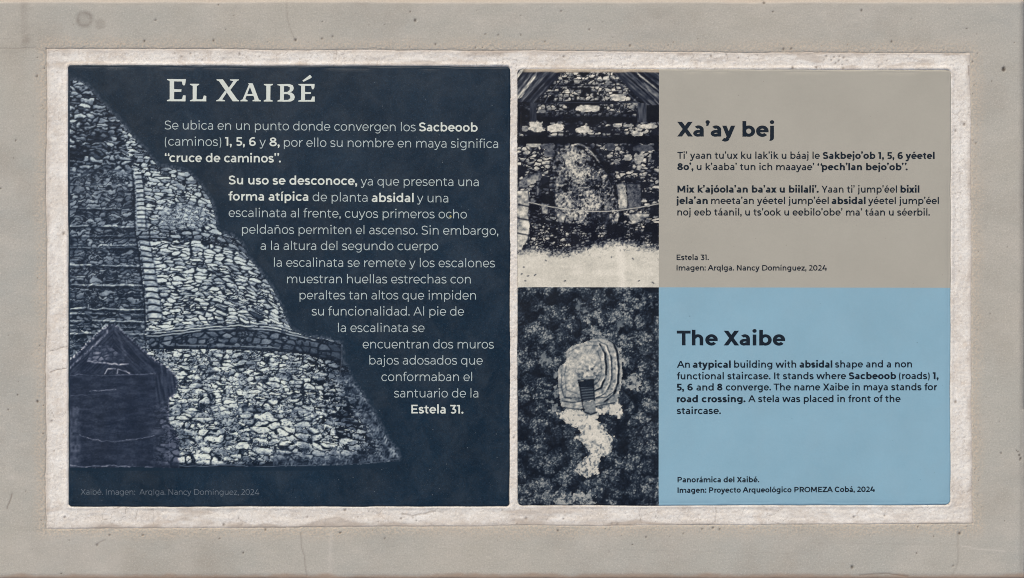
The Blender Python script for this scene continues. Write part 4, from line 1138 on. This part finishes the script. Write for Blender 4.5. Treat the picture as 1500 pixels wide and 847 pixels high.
LT, BD = 62, 122                   # stroke weights on the navy tile
text('body_text', [("Se ubica en un punto donde convergen los", 241.5, 609, 189.7, 192.6, LT),
                   ("(caminos)", 241.8, 324.2, 213.4, 214.0, LT),
                   ("y", 380.3, 389.6, 214.4, 214.4, LT),
                   ("por ello su nombre en maya significa", 416, 729.6, 215, 217, LT),
                   ("Sacbeoob", 614, 699.7, 192.4, 193.2, BD),
                   ("1, 5, 6", 329.8, 374.9, 213.7, 214, BD),
                   ("8,", 394.9, 409.9, 214.3, 214.6, BD),
                   ("`cruce de caminos\".", 241.5, 411.7, 237.4, 238.3, BD)], 18.1, [M_PALE, M_PALEB], TL_)
text('body_text', [("Su uso se desconoce,", 335.3, 523.4, 270.2, 271.3, BD),
                   ("forma atípica", 334.9, 451.7, 293.8, 294.5, BD),
                   ("absidal", 544.6, 606, 296, 296.3, BD),
                   ("Estela 31.", 602.7, 678.9, 605.6, 605.9, BD),
                   ("ya que presenta una", 528.6, 701.2, 271.8, 272.9, LT),
                   ("de planta", 458.2, 538.4, 294.8, 295.8, LT),
                   ("y una", 611, 656.6, 296.4, 296.7, LT),
                   ("escalinata al frente, cuyos primeros ocho", 335.3, 683.9, 317.9, 320.2, LT),
                   ("peldaños permiten el ascenso. Sin embargo,", 354.7, 730, 342.3, 344.3, LT),
                   ("a la altura del segundo cuerpo", 381.9, 641.9, 366.2, 366.8, LT),
                   ("la escalinata se remete y los escalones", 401.6, 725, 390.8, 391.7, LT),
                   ("muestran huellas estrechas con", 420.7, 689.5, 414.9, 415.3, LT),
                   ("peraltes tan altos que impiden", 439, 697.1, 438.6, 438.9, LT),
                   ("su funcionalidad. Al pie de", 456.9, 679.8, 462.2, 462.4, LT),
                   ("la escalinata se", 495.4, 621.9, 486.4, 486.5, LT),
                   ("encuentran dos muros", 531.5, 723.3, 510.4, 510.6, LT),
                   ("bajos adosados que", 541.2, 707.1, 534, 534.2, LT),
                   ("conformaban el", 558.9, 691.5, 558.2, 558.2, LT),
                   ("santuario de la", 577.4, 700.6, 582.2, 582.3, LT)], 18.1, [M_PALE, M_PALEB], TL_)
text('caption', [("Xaibé. Imagen:  Arqlga. Nancy Domínguez, 2024", 118.7, 380, 724.6, 724.9, 62)], 11.7, M_FAINT, TL_)

def title():
    t = TextMesh()
    L = [(236, [(112, 200), (455, 203), (448, 262), (440, 300), (428, 317), (405, 315), (395, 300), (383, 245), (240, 243), (240, 385), (375, 388), (372, 432), (240, 434), (240, 570), (350, 570), (388, 560), (400, 505), (418, 495), (450, 500), (448, 607), (110, 605), (110, 585), (160, 570), (160, 235), (112, 215)]),
         (236, [(530, 287), (697, 287), (697, 305), (655, 325), (650, 570), (745, 572), (765, 560), (780, 505), (800, 500), (828, 515), (826, 607), (528, 605), (530, 590), (580, 570), (580, 325), (530, 305)]),
         (236, [(1015, 205), (1130, 205), (1395, 575), (1425, 590), (1420, 607), (1310, 607), (1060, 240), (1015, 222)]),
         (236, [(1258, 207), (1422, 207), (1422, 220), (1390, 237), (1265, 400), (1235, 365), (1320, 240), (1258, 222)]),
         (236, [(1170, 410), (1200, 450), (1118, 572), (1170, 590), (1168, 607), (1005, 605), (1008, 590), (1055, 570)]),
         (350, [(28, 606), (30, 588), (70, 570), (185, 300), (170, 275), (230, 278), (205, 340), (118, 568), (160, 588), (158, 608)]),
         (350, [(170, 275), (255, 280), (365, 575), (403, 590), (400, 608), (250, 606), (250, 588), (290, 572), (200, 335), (185, 300)]),
         (350, [(140, 474), (255, 474), (268, 508), (130, 508)]),
         (350, [(458, 290), (622, 290), (622, 308), (578, 325), (575, 575), (620, 595), (618, 610), (455, 610), (455, 592), (502, 572), (502, 325), (458, 308)]),
         (350, [(705, 295), (825, 292), (822, 612), (705, 610), (708, 592), (752, 575), (755, 325), (705, 310)]),
         (350, [(815, 292), (920, 290), (985, 315), (1005, 365), (985, 415), (935, 447), (880, 475), (815, 475), (815, 437), (885, 435), (930, 400), (930, 350), (885, 328), (815, 330)]),
         (350, [(880, 440), (960, 448), (1005, 480), (1022, 530), (1005, 580), (950, 610), (815, 614), (815, 582), (900, 580), (940, 550), (935, 500), (890, 476), (880, 470)]),
         (350, [(1088, 290), (1383, 290), (1380, 350), (1360, 388), (1335, 385), (1318, 325), (1208, 325), (1208, 437), (1318, 440), (1315, 472), (1208, 474), (1208, 582), (1318, 582), (1340, 520), (1385, 520), (1385, 612), (1085, 612), (1085, 595), (1135, 580), (1138, 325), (1088, 310)]),
         (350, [(1160, 230), (1300, 122), (1332, 165), (1315, 185), (1180, 250)])]
    for ox, P in L:
        t.add(('p', P), lambda px, py, ox=ox: (float(wx(ox + px / 12.458)), float(wy(100 + py / 12.458))), ZT + .00006)
    t.build('heading', M_PALEB, TL_)
title()

MD, SB, HB = 120, 162, 158          # stroke weights on the right-hand tile
text('heading', [("Xa'ay bej", 991.9, 1134, 200.2, 200.5, HB)], 30.8, M_DARK, BEIGE)
text('body_text', [("Ti' yaan tu'ux ku lak'ik u báaj le", 991.9, 1200.7, 232.8, 233, MD), ("Sakbejo'ob 1, 5, 6 yéetel", 1205, 1368.8, 233, 233.2, SB), ("8o',", 991.9, 1015.7, 249.4, 249.4, SB),
                   ("u k'aaba' tun ich maayae'", 1020.4, 1192.5, 249.4, 249.6, MD), ("`pech'lan bejo'ob\".", 1197, 1329.3, 249.6, 249.7, SB)], 14.4, M_DARK, BEIGE)
text('body_text', [("Mix k'ajóola'an ba'ax u biilali'.", 992, 1199.1, 282.3, 282.4, SB), ("Yaan ti' jump'éel", 1203.2, 1313.7, 282.4, 282.4, MD), ("bixil", 1318.7, 1346.5, 282.4, 282.4, SB),
                   ("jela'an", 990.7, 1036.7, 299, 299, SB), ("meeta'an yéetel jump'éel", 1041.4, 1213.8, 299, 299.1, MD), ("absidal", 1217.9, 1267.7, 299.1, 299.1, SB), ("yéetel jump'éel", 1271.4, 1375, 299.1, 299.2, MD),
                   ("noj eeb táanil, u ts'ook u eebilo'obe' ma' táan u séerbil.", 992, 1361.9, 315.9, 316.1, MD)], 14.4, M_DARK, BEIGE)
text('caption', [("Estela 31.", 991, 1038.2, 381.2, 381.2, 132), ("Imagen: Arqlga. Nancy Domínguez, 2024", 990.9, 1211, 396.4, 396.6, 132)], 11.6, M_DARK, BEIGE)
text('heading', [("The Xaibe", 991.3, 1150, 506, 506.2, HB - 6)], 30.8, M_DARK, BLUE)
M2 = 130
text('body_text', [("An", 991.3, 1010.5, 538.8, 538.8, M2), ("atypical", 1014.5, 1070.3, 538.8, 538.8, SB), ("building with", 1075, 1166.2, 538.7, 538.7, M2), ("absidal", 1170.9, 1219, 538.6, 538.6, SB), ("shape and a non", 1223, 1335.7, 538.5, 538.3, M2),
                   ("functional staircase. It stands where", 991.3, 1239.2, 555.9, 555.6, M2), ("Sacbeoob", 1243.2, 1312.5, 555.6, 555.6, SB), ("(roads)", 1316.5, 1361.6, 555.5, 555.5, M2), ("1,", 1366, 1374.7, 555.5, 555.5, SB),
                   ("5, 6", 991.3, 1014.8, 572.2, 572.2, SB), ("and", 1019.9, 1045.4, 572.2, 572.2, M2), ("8", 1050.1, 1058.2, 572.1, 572.1, SB), ("converge. The name Xaibe in maya stands for", 1063, 1372.4, 572.1, 571.8, M2),
                   ("road crossing.", 991.3, 1091.9, 589.4, 589.3, SB), ("A stela was placed in front of the", 1095.6, 1318.9, 589.2, 589, M2), ("staircase.", 991.3, 1055.9, 606.6, 606.5, M2)], 14.4, M_DARK, BLUE)
text('caption', [("Panorámica del Xaibé.", 992.3, 1112, 706.6, 706.5, 150), ("Imagen: Proyecto Arqueológico PROMEZA Cobá, 2024", 992.3, 1281.2, 722, 720.6, 150)], 11.4, M_DARK, BLUE)

# ------------------------------------------------------------------ a speck stuck to the navy tile
def speck():
    t = np.linspace(0, 2 * math.pi, 11)[:-1]
    out = [(660.2 + (2.0 + .5 * math.sin(3 * a)) * math.cos(a) + .5 * math.sin(a), 317.3 + 1.5 * math.sin(a)) for a in t]
    v = [(float(wx(x)), float(wy(y)), ZT + .0003) for x, y in out] + [(float(wx(660.2)), float(wy(317.1)), ZT + .0011)]
    m = NT('yellow speck'); m.b.inputs['Base Color'].default_value = (*lin((176, 164, 84)), 1)
    m.l(m.mix(m.rng(m.noise(900), .4, .6), m.rgb((186, 172, 84)), m.rgb((120, 112, 70))), m.b.inputs['Base Color']); m.b.inputs['Roughness'].default_value = .8
    o = mesh_obj('speck', v, [(i, 10, (i + 1) % 10) for i in range(10)], m.m)
    o['label'] = 'tiny yellowish speck stuck on the word ocho of the navy tile'; o['category'] = 'speck'
speck()
